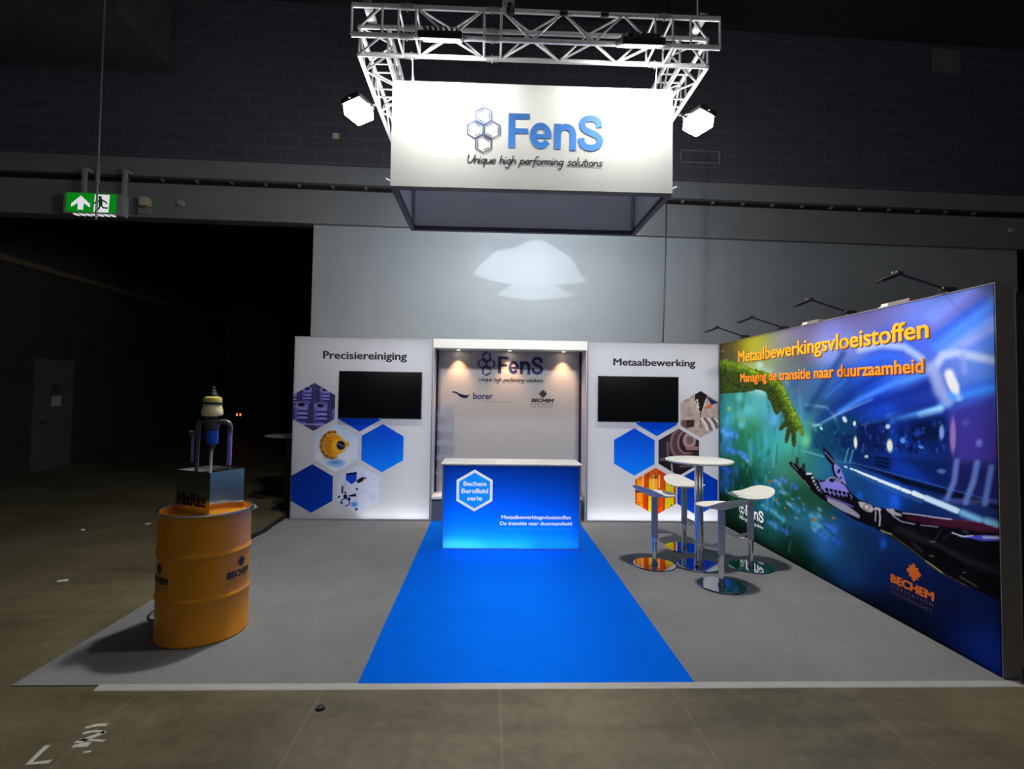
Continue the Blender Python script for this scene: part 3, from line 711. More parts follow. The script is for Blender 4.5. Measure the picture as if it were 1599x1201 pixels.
for a, bb in ((150, 900), (910, 910), (860, 960), (555, 255)): A.blob(*w_(a, bb), .025, .016, C3(80, 50, 10), 0, .3)
A.C = S * (1 - m[:, None]) + A.C * m[:, None]
A.mesh('printed_fabric', wallY(.0), FAB, RP, .0005)
b = MB(); text_into(b, 'Metaalbewerking', wallY(0), 1.586, 2.744, 2.170, .10, .055); b.done('lettering', 'ink', RP, smooth=False).location.y -= .003

# LED mats inside the lightboxes
def led_mat(par, c, normal, xaxis, sx, sy, watt):
    z = -Vector(normal).normalized(); x = Vector(xaxis).normalized(); y = z.cross(x)
    o = lamp('led_mat', 'AREA', c, watt * LIGHT_BOX, (.95, .96, 1), par, shape='RECTANGLE', size=sx, size_y=sy)
    o.rotation_euler = Matrix((x, y, z)).transposed().to_euler(); return o
for par, xa, xb, pws in ((LP, -2.78, -.93, (.30, .55, 1.0, 1.3)), (RP, 1.24, 3.07, (1.35, 1.3, 1.3, 1.4))):
    for k, p in enumerate(pws):
        w4 = (xb - xa) / 4; led_mat(par, (xa + w4 * (k + .5), .10, 1.25), (0, -1, 0), (1, 0, 0), w4, 2.4, p * 2.2)
        if p > .9: led_mat(par, (xa + w4 * (k + .5), .085, .04), (0, -.5, 1), (1, 0, 0), w4, .03, p * .45)

# televisions
def tv(xc, zc, w, h, label):
    t = thing('television', label, 'television', (xc, -.001, zc), 0, 'black televisions on the wall panels')
    MB().box((xc, -.033, zc), (w * .8, .060, h * .7), .01).done('housing', 'black', t)
    b = MB(); b.box((xc, -.068, zc), (w, .022, h), .004); b.done('bezel', 'black', t)
    MB().box((xc, -.0795, zc + .004), (w - .022, .003, h - .03), .001).done('screen', 'screen', t)
    MB().box((xc, -.080, zc - h / 2 + .006), (.035, .003, .006)).done('badge', 'alupaint', t)
tv(-1.609, 1.7105, 1.118, .642, 'black switched off television on the left white panel')
tv(1.920, 1.703, 1.12, .632, 'black switched off television on the right white panel')

# ================================================================== CENTRE NICHE
NB = .35
NI = thing('display_niche', 'open white display niche in the back wall with logo board', 'display wall', (.156, 0, 0))
MB().box2((-.912, 0, 2.374), (1.224, NB + .05, 2.5)).done('header', 'white', NI, smooth=False)
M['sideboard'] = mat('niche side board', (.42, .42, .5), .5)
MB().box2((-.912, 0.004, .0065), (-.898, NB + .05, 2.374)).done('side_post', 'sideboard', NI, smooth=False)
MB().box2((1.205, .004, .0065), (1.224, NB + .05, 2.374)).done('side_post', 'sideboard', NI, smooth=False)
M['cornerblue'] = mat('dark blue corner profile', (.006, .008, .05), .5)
MB().box2((-.898, NB - .03, .34), (-.868, NB, 2.374)).done('corner_profile', 'cornerblue', NI, smooth=False)
MB().box2((1.205 - .034, NB - .03, .34), (1.205, NB, 2.374)).done('corner_profile', 'cornerblue', NI, smooth=False)
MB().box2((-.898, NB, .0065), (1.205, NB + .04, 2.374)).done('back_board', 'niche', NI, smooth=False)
MB().box2((-.898, -.006, .302), (1.16, NB, .342), .003).done('ledge', 'white', NI, smooth=False)
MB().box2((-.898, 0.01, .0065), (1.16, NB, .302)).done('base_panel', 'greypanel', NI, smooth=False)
fnN = wallY(NB)
b = MB(); fens(b, fnN, -.010, .646, 2.046, .25, t=.003); b.done('lettering', 'inkblue', NI, smooth=False)
b = MB(); hexlogo(b, fnN, -.179, 2.185, .066, .013, .003); b.done('emblem', 'inkblue', NI, smooth=False)
b = MB(); handwriting(b, 'UnIque hIgh performIng solutions', fnN, -.292, .647, 1.934, .028, .008, .003); b.done('lettering', 'ink', NI, smooth=False)
b = MB(); text_into(b, 'borer', fnN, -.365, -.08, 1.673, .092, .03, t=.003); b.done('lettering', 'inkblue', NI, smooth=False)
b = MB(); text_into(b, 'advanced cleaning solutions', fnN, -.216, .184, 1.630, .018, .0, t=.003); b.done('lettering', 'greyink', NI, smooth=False)
b = MB()
for k in range(5):
    u = k / 4
    b.ribbon([(-.659 + .02 * k, 1.772 - .004 * k), (-.60 + .025 * u, 1.762 - .004 * k), (-.56 + .035 * u, 1.72 + .012 * u), (-.50 + .05 * u, 1.692 + .03 * u), (-.45 + .03 * u, 1.70 + .035 * u)], .015 - .0015 * k, fnN, .003, 3)
b.done('wing_emblem', 'inkblue', NI, smooth=False)
b = MB(); flower_logo(b, fnN, .648, 1.762, .062, .003); text_into(b, 'BECHEM', fnN, .478, .808, 1.638, .055, .09, .2, .003); b.done('emblem', 'ink', NI, smooth=False)
b = MB(); text_into(b, 'L U B R I C A T I O N', fnN, .470, .800, 1.598, .026, .04, t=.003); text_into(b, 'T E C H N O L O G Y', fnN, .470, .786, 1.562, .026, .04, t=.003); b.done('lettering', 'greyink', NI, smooth=False)
for x in (-.582, .151, .925):
    dl = MB().lathe([(.0, 2.372), (.030, 2.372), (.044, 2.366), (.044, 2.376), (0, 2.376)], 24, (x, .235, 0)).done('downlight', 'alu', NI)
    MB().lathe([(.0, 2.3695), (.027, 2.3695), (.027, 2.3705), (0, 2.3705)], 20, (x, .235, 0)).done('bulb', 'downlens', dl)
    lamp('halogen', 'SPOT', (x, .235, 2.362), LIGHT_DOWN, (1, .50, .22), dl, aim=(x, .27, 1.9), spot_size=math.radians(76), spot_blend=.9, shadow_soft_size=.012)

def clear_plastic():
    m, nt, bs = newmat('clear acrylic'); bs.inputs['Base Color'].default_value = (.75, .78, .85, 1); bs.inputs['Roughness'].default_value = .12
    tr = N(nt, 'ShaderNodeBsdfTransparent'); tr.inputs[0].default_value = (.90, .92, .96, 1); mx = N(nt, 'ShaderNodeMixShader'); mx.inputs[0].default_value = .07
    nt.links.new(tr.outputs[0], mx.inputs[1]); nt.links.new(bs.outputs[0], mx.inputs[2]); nt.links.new(mx.outputs[0], nt.nodes['Material Output'].inputs['Surface']); return m
M['acrylic'] = clear_plastic()
BR = thing('brochure_rack', 'clear acrylic brochure rack standing on the niche ledge left of the counter', 'brochure rack', (-.76, .27, .342))
MB().box2((-.875, .22, .343), (-.64, .33, .352)).done('foot', 'acrylic', BR, smooth=False)
for x in (-.872, -.645):
    MB().box2((x, .315, .352), (x + .008, .325, 1.60)).done('rail', 'acrylic', BR, smooth=False)
for k in range(5):
    z = .60 + k * .205
    b = MB(); b.box2((-.868, .30, z), (-.645, .304, z + .17)).box2((-.868, .24, z), (-.645, .30, z + .006)).box2((-.868, .24, z), (-.645, .243, z + .07))
    p = b.done('pocket', 'acrylic', BR, smooth=False)
    for xx in (-.640, -.870): MB().tube((xx, .30, z + .02), (xx, .285, z + .02), .008, 8).done('pin', 'alu', p)

# ================================================================== COUNTER
CF = -1.32; CB = -.845; cx0, cx1 = -.643, .908; CH = .948
CT = thing('counter', 'blue lit reception counter with white top on the blue carpet', 'counter', (.133, CF, .009))
MB().box2((-.657, CF - .012, CH), (.924, CB, CH + .016), .003).done('counter_top', 'white', CT)
b = MB()
b.box2((cx0, CF, .009), (cx0 + .018, CB + .01, CH)).box2((cx1 - .018, CF, .009), (cx1, CB + .01, CH)).box2((cx0 + .018, CF, .009), (cx1 - .018, CF + .12, .028)).box2((cx0 + .018, CF, CH - .012), (cx1 - .018, CF + .12, CH))
b.done('frame', 'alu', CT, smooth=False)
MB().box2((cx0 + .018, CF + .112, .03), (cx1 - .018, CF + .12, CH - .012)).done('back_board', 'white', CT, smooth=False)
MB().box2((cx0 + .018, CF + .13, .42), (cx1 - .018, CB, .44)).done('shelf', 'white', CT, smooth=False)
A = Art(cx0 + .014, cx1 - .014, .024, CH - .008, .005)
k = np.clip((A.Y - .02) / .92, 0, 1); kx = np.clip((A.X + .62) / 1.52, 0, 1)
stops = [(0, C3(40, 140, 252)), (.12, C3(10, 120, 248)), (.35, C3(0, 110, 240)), (.62, C3(0, 84, 208)), (1, C3(0, 52, 146))]
kk = np.clip(k + .16 * (kx - .3), 0, 1); cc = np.stack([np.interp(kk, [s[0] for s in stops], [s[1][i] for s in stops]) for i in range(3)], 1)
A.C = cc.copy(); A.stroke([(.0, .245), (.82, .25)], .012, C3(40, 140, 240), .02, .5)
A.mesh('printed_fabric', wallY(CF), FAB, CT, -.001)
led_mat(CT, ((cx0 + cx1) / 2, CF + .10, .5), (0, -1, 0), (1, 0, 0), 1.46, .85, 5.0)
for q, p in enumerate((1.6, 1.3, .7)):
    led_mat(CT, (cx0 + .02 + (cx1 - cx0 - .04) * (q + .5) / 3, CF + .085, .042), (0, -.6, 1), (1, 0, 0), .48, .03, p)
fnC = wallY(CF)
b = MB(); Po = hexpts(-.282, .667, .232); Pi = hexpts(-.282, .667, .198)
for i in range(6):
    j = (i + 1) % 6; vs = [b.bm.verts.new(fnC(*p, .004)) for p in (Po[i], Po[j], Pi[j], Pi[i])]; b.bm.faces.new(vs)
b.done('hexagon_border', 'whiteink', CT, smooth=False)
b = MB(); b.bm.faces.new([b.bm.verts.new(fnC(*p, .0035)) for p in hexpts(-.282, .667, .20)]); b.done('hexagon_field', emit('backlit light blue ink', srgb(10, 138, 240), .6), CT, smooth=False)
b = MB(); text_into(b, 'Bechem', fnC, -.407, -.149, .716, .052, .05, t=.005); text_into(b, 'Berufluid', fnC, -.428, -.131, .636, .052, .05, t=.005); text_into(b, 'serie', fnC, -.362, -.196, .556, .052, .05, t=.005)
b.done('badge_lettering', 'whiteink', CT, smooth=False); b = MB()
text_into(b, 'Metaalbewerkingsvloeistoffen', fnC, .02, .80, .355, .041, .05, t=.005); text_into(b, 'De transitie naar duurzaamheid', fnC, .006, .812, .287, .041, .05, t=.005)
b.done('lettering', 'whiteink', CT, smooth=False)

# ================================================================== MURAL WALL
WX = 3.09
MW = thing('mural_wall', 'tall printed wall of a mossy hand and a robot hand reaching across a corridor', 'mural wall', (WX + .06, -1.975, 0))
b = MB(); e = .014
b.box2((WX, -3.95, .007), (WX + .125, -3.95 + e, 2.5)).box2((WX, .0, .007), (WX + .125, -e, 2.5)).box2((WX, -3.95 + e, 2.5 - e), (WX + .125, -e, 2.5)).box2((WX, -3.95 + e, .007), (WX + .125, -e, .03))
b.done('frame', mat('dark end cap', (.26, .225, .21), .6, var=.06), MW, smooth=False)
MB().box2((WX + .112, -3.94, .03), (WX + .124, -.01, 2.486)).done('back_board', 'white', MW, smooth=False)
HM = (-106.28313, 5.707149, 1124.01425, -86.070578, -109.478882, 817.427284, -0.139376, 0.00519, 1.0)   # wall metres -> artwork units
def art_coord(u, v):
    w = HM[6] * u + HM[7] * v + HM[8]; return (HM[0] * u + HM[1] * v + HM[2]) / w, (HM[3] * u + HM[4] * v + HM[5]) / w
A = Art(.004, 3.946, .012, 2.494, .0062, art_coord)
CP = '''1130 535 90 80 50;1150 535 110 100 50;1168 535 205 195 40;1187 530 190 180 60;1215 525 150 150 150;1240 515 150 145 178;1260 510 112 96 124;1300 510 132 132 196;1340 495 116 106 152;1380 480 122 116 174;1420 470 134 142 218;1460 465 126 152 234;1500 455 100 110 164;1540 455 92 96 144
1140 552 85 75 60;1180 560 150 150 64;1210 545 142 150 132;1250 550 100 90 98;1290 540 150 165 222;1330 540 120 130 194;1400 545 56 90 194;1440 540 90 120 224;1480 520 92 142 238;1520 500 110 160 248;1545 520 90 142 234;1185 590 190 222 216;1230 580 120 132 122;1250 600 80 102 142;1290 600 66 110 164;1330 600 40 82 174;1380 590 30 82 194;1420 590 110 152 222;1450 560 68 80 172;1500 560 130 150 210;1545 560 100 130 202
1130 640 56 150 162;1150 625 60 130 120;1165 640 110 190 190;1190 640 90 170 172;1175 665 60 130 70;1210 660 80 150 192;1250 640 80 142 172;1280 640 40 82 114;1320 630 24 62 124;1380 630 22 70 184;1430 620 20 62 164;1480 600 120 140 200;1545 615 60 132 224;1500 625 40 80 190
1130 690 60 130 192;1160 690 40 112 84;1190 690 50 152 152;1230 690 70 172 162;1255 685 112 204 150;1270 690 30 92 104;1300 690 20 72 114;1340 690 14 42 84;1400 690 20 62 154;1450 690 20 52 124;1490 660 58 50 134;1530 660 70 56 144
1130 740 44 100 192;1145 725 40 110 80;1160 745 20 70 50;1190 740 40 122 112;1220 730 70 142 132;1245 730 60 122 82;1280 730 50 122 144;1310 745 28 90 134;1350 760 20 62 114;1400 740 25 82 194;1440 745 14 50 124;1490 740 30 30 84;1540 730 72 60 142
1130 800 8 40 25;1160 790 18 80 44;1200 780 50 132 182;1230 790 40 102 62;1250 810 60 132 172;1270 780 40 92 62;1330 775 24 70 122;1380 795 24 90 180;1440 800 10 35 84;1500 790 25 40 92;1545 790 30 45 102;1470 815 20 60 120;1530 825 20 40 80
1150 840 8 30 18;1200 830 40 104 104;1240 850 20 62 50;1290 850 50 122 194;1330 860 30 72 104;1360 845 20 50 104;1180 855 6 26 16;1220 890 10 30 20;1270 900 15 52 52;1320 900 25 72 134;1380 900 15 40 94;1440 930 15 32 84
1330 950 9 22 34;1290 930 8 24 26;1400 960 6 18 34;1370 990 6 18 36;1430 985 6 17 38;1470 960 8 22 58;1520 965 12 28 70;1490 1000 7 20 60;1500 1010 14 50 154;1530 1020 16 56 160;1555 950 15 30 84;1548 1040 14 60 172;1450 1000 5 14 36;1480 1025 6 18 52;1515 1040 9 30 90;1250 880 8 36 24'''
CP = np.array([[float(q) for q in p.split()] for p in CP.replace('\n', ';').split(';')])
num = np.zeros((A.X.size, 3)); den = np.zeros(A.X.size)
for x, y, r, g, bl in CP:
    s = 12 + .045 * max(0, x - 1120); w = np.exp(-((A.X - x) ** 2 / (2 * s * s) + (A.Y - y) ** 2 / (2 * s * s * .8))) + 1e-7 / (1 + ((A.X - x) ** 2 + (A.Y - y) ** 2) / 900.0)
    num += w[:, None] * np.array((r, g, bl)); den += w
A.C = num / den[:, None] / 255.0
def Q(ox, oy, s): return lambda *pts: [(ox + a / s, oy + c / s) for a, c in pts]
# light rays of the vault
F = Q(1360, 430, 5.719)
for pts, w, c, sf, a in ((F((540, 480), (930, 210)), 26, C3(108, 84, 150), 16, .6), (F((600, 640), (1110, 240)), 16, C3(86, 150, 250), 12, .8), (F((640, 700), (1110, 380)), 10, C3(140, 180, 255), 10, .7), (F((560, 560), (1000, 230)), 12, C3(60, 110, 214), 10, .8),
        (F((830, 620), (1110, 460)), 12, C3(170, 176, 226), 10, .8), (F((560, 400), (900, 130)), 24, C3(150, 170, 250), 20, .6), (F((-100, 660), (100, 620), (300, 640), (450, 740)), 11, C3(178, 196, 236), 7, .9), (F((-100, 780), (150, 710), (260, 740)), 10, C3(60, 110, 220), 8, .7),
        (F((540, 860), (640, 720), (760, 690), (1110, 760)), 13, C3(196, 204, 226), 8, .9), (F((560, 850), (620, 990), (680, 1100)), 16, C3(150, 160, 200), 10, .8), (F((820, 720), (840, 860)), 9, C3(150, 164, 214), 8, .7), (F((700, 880), (780, 1080)), 14, C3(232, 228, 220), 7, 1)): A.stroke(pts, w, c, sf, a)
F = Q(1250, 560, 4.997)
A.poly(F((700, 330), (1010, 120), (1100, 330), (800, 420)), C3(24, 50, 140), 8, .75)
for pts, w, c, sf, a in ((F((300, 420), (480, 310), (740, 190), (980, 120)), 7, C3(86, 150, 246), 8, .9), (F((130, 520), (300, 430), (560, 320)), 3, C3(140, 190, 240), 4, .8), (F((480, 520), (700, 470), (900, 430)), 3, C3(120, 160, 220), 4, .8), (F((700, 470), (830, 450), (1080, 390), (1160, 330)), 12, C3(90, 170, 240), 10, .85),
        (F((940, 440), (1090, 395)), 11, C3(170, 226, 250), 6, .9), (F((1160, 300), (1530, 210)), 14, C3(70, 150, 240), 10, .85), (F((50, 360), (200, 380), (260, 440), (300, 540)), 4, C3(120, 170, 200), 4, .7), (F((100, 520), (160, 520)), 3, C3(170, 230, 230), 3, .8), (F((1020, 60), (1080, 260), (1150, 340)), 15, C3(160, 170, 206), 10, .75)): A.stroke(pts, w, c, sf, a)
for p, w, c in ((F((60, 400), (230, 130), (330, -40)), 9, (26, 60, 110)), (F((150, 480), (420, 250), (640, 120)), 10, (18, 52, 140)), (F((330, 470), (600, 330), (980, 220)), 12, (16, 40, 128)), (F((480, 560), (760, 440), (1040, 350)), 8, (14, 36, 112)), (F((-60, 200), (60, 120)), 12, (50, 90, 150)), (F((200, 300), (350, 170)), 5, (60, 120, 200)), (F((520, 300), (760, 160), (960, 60)), 6, (70, 130, 230)), (F((1260, 250), (1530, 170)), 10, (60, 100, 200))): A.stroke(p, w, np.array(c) / 255, w * .8, .6)
# corridor wall with consoles
for pl, c, sf, a in ((F((90, 560), (420, 420), (440, 720), (330, 770), (90, 700)), C3(16, 62, 96), 5, .8), (F((450, 520), (690, 480), (690, 740), (450, 720)), C3(10, 26, 76), 5, .9), (F((740, 480), (1140, 420), (1160, 770), (740, 720)), C3(12, 36, 104), 8, .9), (F((310, 600), (410, 590), (410, 700), (320, 700)), C3(12, 38, 84), 3, .9),
        (F((880, 500), (1120, 470), (1120, 640), (900, 640)), C3(8, 20, 62), 8, .9), (F((1180, 430), (1520, 290), (1540, 800), (1220, 800)), C3(64, 54, 142), 6, .85), (F((420, 730), (760, 760), (1180, 800), (1140, 1080), (700, 930), (420, 815)), C3(10, 34, 92), 6, .9), (F((740, 780), (880, 850), (1060, 1010), (700, 880)), C3(14, 66, 180), 10, .8),
        (F((1230, 820), (1560, 820), (1560, 1120), (1160, 1090)), C3(26, 30, 84), 8, .85), (F((420, 815), (800, 930), (1560, 1140), (1560, 1180), (800, 975)), C3(4, 8, 26), 3, .9)): A.poly(pl, c, sf, a)
rr = np.random.default_rng(4)
for k in range(130):
    a, c = rr.uniform(90, 1150), 0; c = rr.uniform(520 + 40 * math.sin(a * .01), 730); x, y = F((a, c))[0]; s = 1 + 3.5 * (a / 1150)
    A.blob(x, y, s * rr.uniform(.5, 1.3), s * rr.uniform(.5, 2.2), (C3(50, 110, 210), C3(6, 14, 46), C3(8, 20, 60), C3(24, 70, 160), C3(40, 96, 190))[rr.integers(5)], 0, .1, .7)
for (a, c, rx, ry, rot, col) in ((430, 655, 3.4, 12, -.05, (232, 230, 214)), (345, 475, 4, 7, -.5, (206, 220, 226)), (422, 507, 3, 5, 0, (214, 224, 236)), (163, 545, 2.4, 4, -.6, (190, 220, 214)), (682, 530, 5, 5, 0, (180, 200, 220)), (697, 680, 6, 13, -.05, (226, 226, 204)), (1188, 200, 9, 24, -.45, (232, 228, 214)), (1102, 575, 5, 15, 0, (120, 150, 206)), (1190, 600, 6, 36, 0, (150, 112, 170)),
        (1395, 660, 7, 8, 0, (110, 110, 186)), (1290, 500, 8, 8, 0, (80, 74, 160)), (940, 690, 6, 3, .4, (90, 130, 210)), (800, 640, 5, 6, 0, (90, 140, 220)), (1100, 880, 9, 5, .1, (80, 100, 156)), (515, 765, 4, 3, 0, (180, 190, 200))): A.blob(*F((a, c))[0], rx, ry, np.array(col) / 255, rot, .55)
for p in (F((345, 810), (375, 700)), F((385, 815), (412, 712))): A.stroke(p, 1.2, C3(120, 170, 210), 1)
for c in (770, 800, 830): A.stroke(F((590, c), (690, c + 18)), 3, C3(4, 12, 44), 2)
for p, w in ((F((1220, 800), (1200, 960), (1145, 1090)), 9), (F((1380, 815), (1350, 960), (1290, 1120)), 10), (F((1490, 850), (1440, 1130)), 10)): A.stroke(p, w, C3(104, 128, 190), 5, .85)
A.stroke(F((0, 715), (180, 765)), 1.6, C3(120, 190, 190), 1.6, .8); A.stroke(F((260, 800), (420, 815), (800, 920), (1500, 1110)), 1.6, C3(70, 120, 190), 2, .7)
A.stroke(F((1100, 1110), (1560, 1120)), 8, C3(96, 110, 170), 7, .5)
# floor lights
dash = [(355, 845), (400, 862), (437, 875), (465, 888), (500, 903), (537, 918), (580, 935), (635, 958), (690, 980), (750, 1003), (825, 1033), (910, 1065)]
for i, (a, c) in enumerate(dash):
    l = 8 + i * 1.9; h = 1.2 + i * .36; x, y = F((a - l, c - l * .38))[0], F((a + l, c + l * .38))[0]; A.stroke([x, y], h + 1, C3(226, 236, 236), 1)
    A.stroke([(x[0] + 1, x[1] + h + 3), (y[0] + 1, y[1] + h + 3)], h + 1, C3(60, 110, 160), 3, .5)
A.stroke(F((980, 1090), (1220, 1190)), 8, C3(200, 222, 238), 3); G = Q(1370, 760, 6.319)
A.stroke(G((360, 60), (445, 100)), 7, C3(220, 234, 240), 2); A.stroke(G((480, 110), (790, 235)), 8, C3(200, 224, 240), 4); A.stroke(G((840, 260), (1010, 330)), 11, C3(120, 176, 214), 7); A.stroke(G((1080, 350), (1210, 390)), 14, C3(120, 180, 214), 8)
for (a, c, rx, ry) in ((180, 170, 11, 16), (60, 560, 9, 14)): A.blob(*G((a, c))[0], rx, ry, C3(20, 110, 230), 0, .1, .8)
A.blob(*F((460, 1080))[0], 8, 12, C3(30, 110, 210), 0, .1, .8); A.blob(*F((730, 1110))[0], 10, 16, C3(30, 100, 220), 0, .1, .8)
# meadow: soft stalks and petals
rr = np.random.default_rng(21); B = Q(1115, 660, 5.005)
for k in range(120):
    x = rr.uniform(1124, 1330); y = rr.uniform(700, 940)
    if y > 817 + (x - 1124) * .53 or y > 760 + 1.1 * (1330 - x) or (x > 1250 and y < 800 + .7 * (x - 1250)): continue
    L = rr.uniform(10, 34); A.stroke([(x, y), (x + rr.uniform(-7, 7), y - L)], rr.uniform(1, 3), (C3(16, 66, 34), C3(40, 110, 60), C3(70, 150, 130), C3(8, 34, 22))[rr.integers(4)], 3, .45)
for k in range(70):
    x = rr.uniform(1124, 1255); y = rr.uniform(618, 730)
    A.stroke([(x, y), (x + rr.uniform(-4, 4), y - rr.uniform(14, 40))], rr.uniform(2, 5), (C3(40, 110, 60), C3(110, 190, 200), C3(60, 150, 160), C3(30, 100, 90))[rr.integers(4)], 5, .35)
for (a, c, rx, ry, rot, col) in ((140, 220, 12, 5, .3, (60, 110, 214)), (230, 250, 12, 5, .5, (70, 120, 220)), (250, 285, 8, 4, .6, (80, 130, 230)), (100, 370, 12, 5, .1, (40, 90, 200)), (500, 470, 9, 6, .3, (100, 160, 230)), (550, 450, 8, 4, .0, (90, 130, 230)), (630, 500, 6, 9, .4, (60, 110, 200)), (470, 700, 9, 6, .8, (90, 180, 220)), (530, 750, 12, 5, .7, (90, 170, 230)), (470, 800, 14, 6, .5, (80, 150, 230)),
        (560, 850, 12, 5, .4, (50, 110, 180)), (650, 680, 10, 6, .5, (60, 140, 190)), (780, 740, 11, 9, .4, (90, 160, 200)), (800, 800, 10, 9, .2, (90, 160, 210)), (860, 890, 10, 9, .4, (60, 120, 190)), (930, 830, 10, 9, .6, (60, 110, 200)), (960, 930, 12, 8, .4, (40, 90, 180)), (780, 960, 7, 5, .4, (30, 80, 120)), (400, 660, 8, 5, .6, (80, 170, 200)), (90, 80, 9, 12, .2, (80, 150, 200)), (160, 100, 7, 12, 0, (70, 130, 210))):
    A.blob(*B((a, c))[0], rx * 1.15, ry * 1.3, np.array(col) / 255, rot, .0, .9)
    for q in range(2): A.blob(*B((a - 22 + q * 34, c - 14 + q * 26))[0], rx * .6, ry * .6, np.clip(np.array(col) / 255 * 1.3, 0, 1), rot + q, .0, .8)
for k in range(46):
    a = rr.uniform(330, 980); c = 430 + (a - 330) * .62 + rr.uniform(-70, 130); x, y = B((a, c))[0]
    if A.X.size and (x > 1318 or y > 817 + (x - 1124) * .53): continue
    cl = (C3(110, 190, 232), C3(80, 140, 236), C3(60, 150, 190), C3(150, 210, 236), C3(30, 90, 110))[rr.integers(5)]
    A.blob(x, y, rr.uniform(4, 11), rr.uniform(1.8, 4.2), cl, rr.uniform(.3, .9), .0, .85)
for k in range(40):
    a = rr.uniform(40, 470); c = rr.uniform(60, 640); x, y = B((a, c))[0]
    cl = (C3(120, 200, 210), C3(70, 120, 226), C3(80, 170, 180), C3(20, 70, 40))[rr.integers(4)]
    A.blob(x, y, rr.uniform(2, 4), rr.uniform(4, 13), cl, rr.uniform(-.3, .3), .0, .6)
for a, c, r in ((785, 760, 4.2), (487, 600, 3), (440, 460, 3.4), (432, 390, 2), (930, 745, 3.4), (555, 670, 2.2), (400, 640, 2)): A.blob(*B((a, c))[0], r, r, C3(206, 130, 30), 0, .3)
A2 = Q(1115, 520, 6.005)
for a, c, rx, ry, col in ((140, 710, 4, 5, (190, 190, 60)), (260, 820, 3, 3, (180, 150, 60)), (430, 300, 9, 8, (190, 220, 230)), (240, 600, 9, 12, (110, 190, 190)), (330, 720, 10, 12, (100, 190, 190)), (470, 700, 6, 14, (90, 170, 190)), (260, 860, 8, 10, (110, 190, 220)), (120, 820, 5, 12, (80, 160, 210)), (560, 800, 9, 14, (100, 170, 220)), (80, 170, 2, 2, (200, 190, 170)), (860, 1010, 10, 14, (116, 206, 150))): A.blob(*A2((a, c))[0], rx, ry, np.array(col) / 255, .1, .2, .8)
A.stroke(A2((840, 830), (930, 850), (960, 930)), 2.5, C3(90, 160, 170), 3, .7)
# moss covered arm
moss = A2((30, 262), (55, 255), (110, 245), (180, 265), (240, 290), (320, 320), (400, 345), (470, 360), (540, 385), (620, 445), (660, 510), (690, 580), (720, 650), (770, 740), (810, 820), (835, 890), (838, 950), (825, 965), (800, 935), (785, 900), (770, 940), (770, 1020), (757, 1065), (735, 1050), (728, 990), (725, 930), (710, 960), (690, 1020), (672, 1035), (668, 990), (680, 920), (690, 880), (660, 890), (625, 915), (617, 890), (640, 855), (665, 830), (655, 770), (630, 720), (615, 745), (585, 765), (560, 730), (545, 680), (510, 620), (490, 560), (460, 540), (400, 530), (340, 545), (280, 555), (200, 560), (130, 565), (30, 568))
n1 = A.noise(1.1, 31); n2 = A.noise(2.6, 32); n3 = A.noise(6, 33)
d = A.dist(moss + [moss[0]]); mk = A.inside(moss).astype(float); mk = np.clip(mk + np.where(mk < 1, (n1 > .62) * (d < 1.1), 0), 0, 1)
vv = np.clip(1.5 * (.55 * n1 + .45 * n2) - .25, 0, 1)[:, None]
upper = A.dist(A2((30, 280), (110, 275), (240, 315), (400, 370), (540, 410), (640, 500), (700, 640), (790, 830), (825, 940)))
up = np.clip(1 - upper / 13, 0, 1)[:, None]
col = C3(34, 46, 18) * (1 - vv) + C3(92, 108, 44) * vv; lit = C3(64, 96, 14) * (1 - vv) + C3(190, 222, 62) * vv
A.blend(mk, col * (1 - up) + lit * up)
A.blend(mk * np.clip(1 - A.dist(A2((520, 560), (600, 640), (640, 760))) / 3, 0, 1) * .6, C3(50, 64, 20))
for p in (A2((660, 840), (622, 905)), A2((700, 880), (675, 1020)), A2((735, 900), (755, 1050)), A2((560, 700), (588, 755))): A.stroke(p, 4.5, C3(58, 62, 34), 3, .55)
A.blend(mk * (n1 > .72) * .45, C3(30, 34, 18))
# robot hand and arm
B = Q(1220, 680, 6.67)
arm = G((40, 230), (80, 215), (160, 220), (260, 255), (400, 275), (560, 300), (740, 325), (900, 340), (1040, 360), (1130, 390), (1260, 440), (1260, 1145), (1225, 1135), (1100, 1080), (960, 1020), (820, 940), (700, 880), (560, 800), (440, 710), (320, 620), (220, 550), (120, 490), (40, 440), (-20, 420), (-20, 240))
A.poly(arm, C3(12, 12, 18), .8)
hand = B((78, 285), (100, 270), (130, 292), (150, 300), (152, 245), (165, 225), (178, 240), (180, 310), (192, 345), (215, 330), (222, 300), (235, 290), (248, 305), (247, 360), (262, 398), (290, 390), (315, 380), (330, 420), (345, 450), (390, 465), (430, 470), (480, 465), (520, 440), (560, 430), (545, 400), (525, 350), (530, 310), (490, 270), (465, 230), (440, 180), (432, 140), (450, 135), (490, 170), (530, 220), (560, 280), (600, 320), (640, 400), (670, 480), (690, 550), (740, 610), (800, 660), (850, 690), (900, 700), (960, 740), (1030, 750), (1090, 770), (1090, 1005), (1050, 990), (1000, 960), (930, 950), (840, 910), (760, 880), (690, 830), (600, 770), (520, 730), (470, 690), (420, 660), (370, 620), (310, 570), (260, 500), (210, 440), (160, 380), (110, 330))
A.poly(hand, C3(16, 15, 24), .6)
LAV = C3(136, 130, 204)
A.poly(B((400, 490), (480, 470), (540, 450), (600, 480), (660, 520), (742, 640), (730, 672), (690, 640), (600, 640), (520, 625), (450, 590), (412, 530)), LAV, .5)
A.poly(B((555, 285), (610, 330), (650, 420), (682, 525), (620, 470), (575, 420), (548, 350)), LAV, .5)
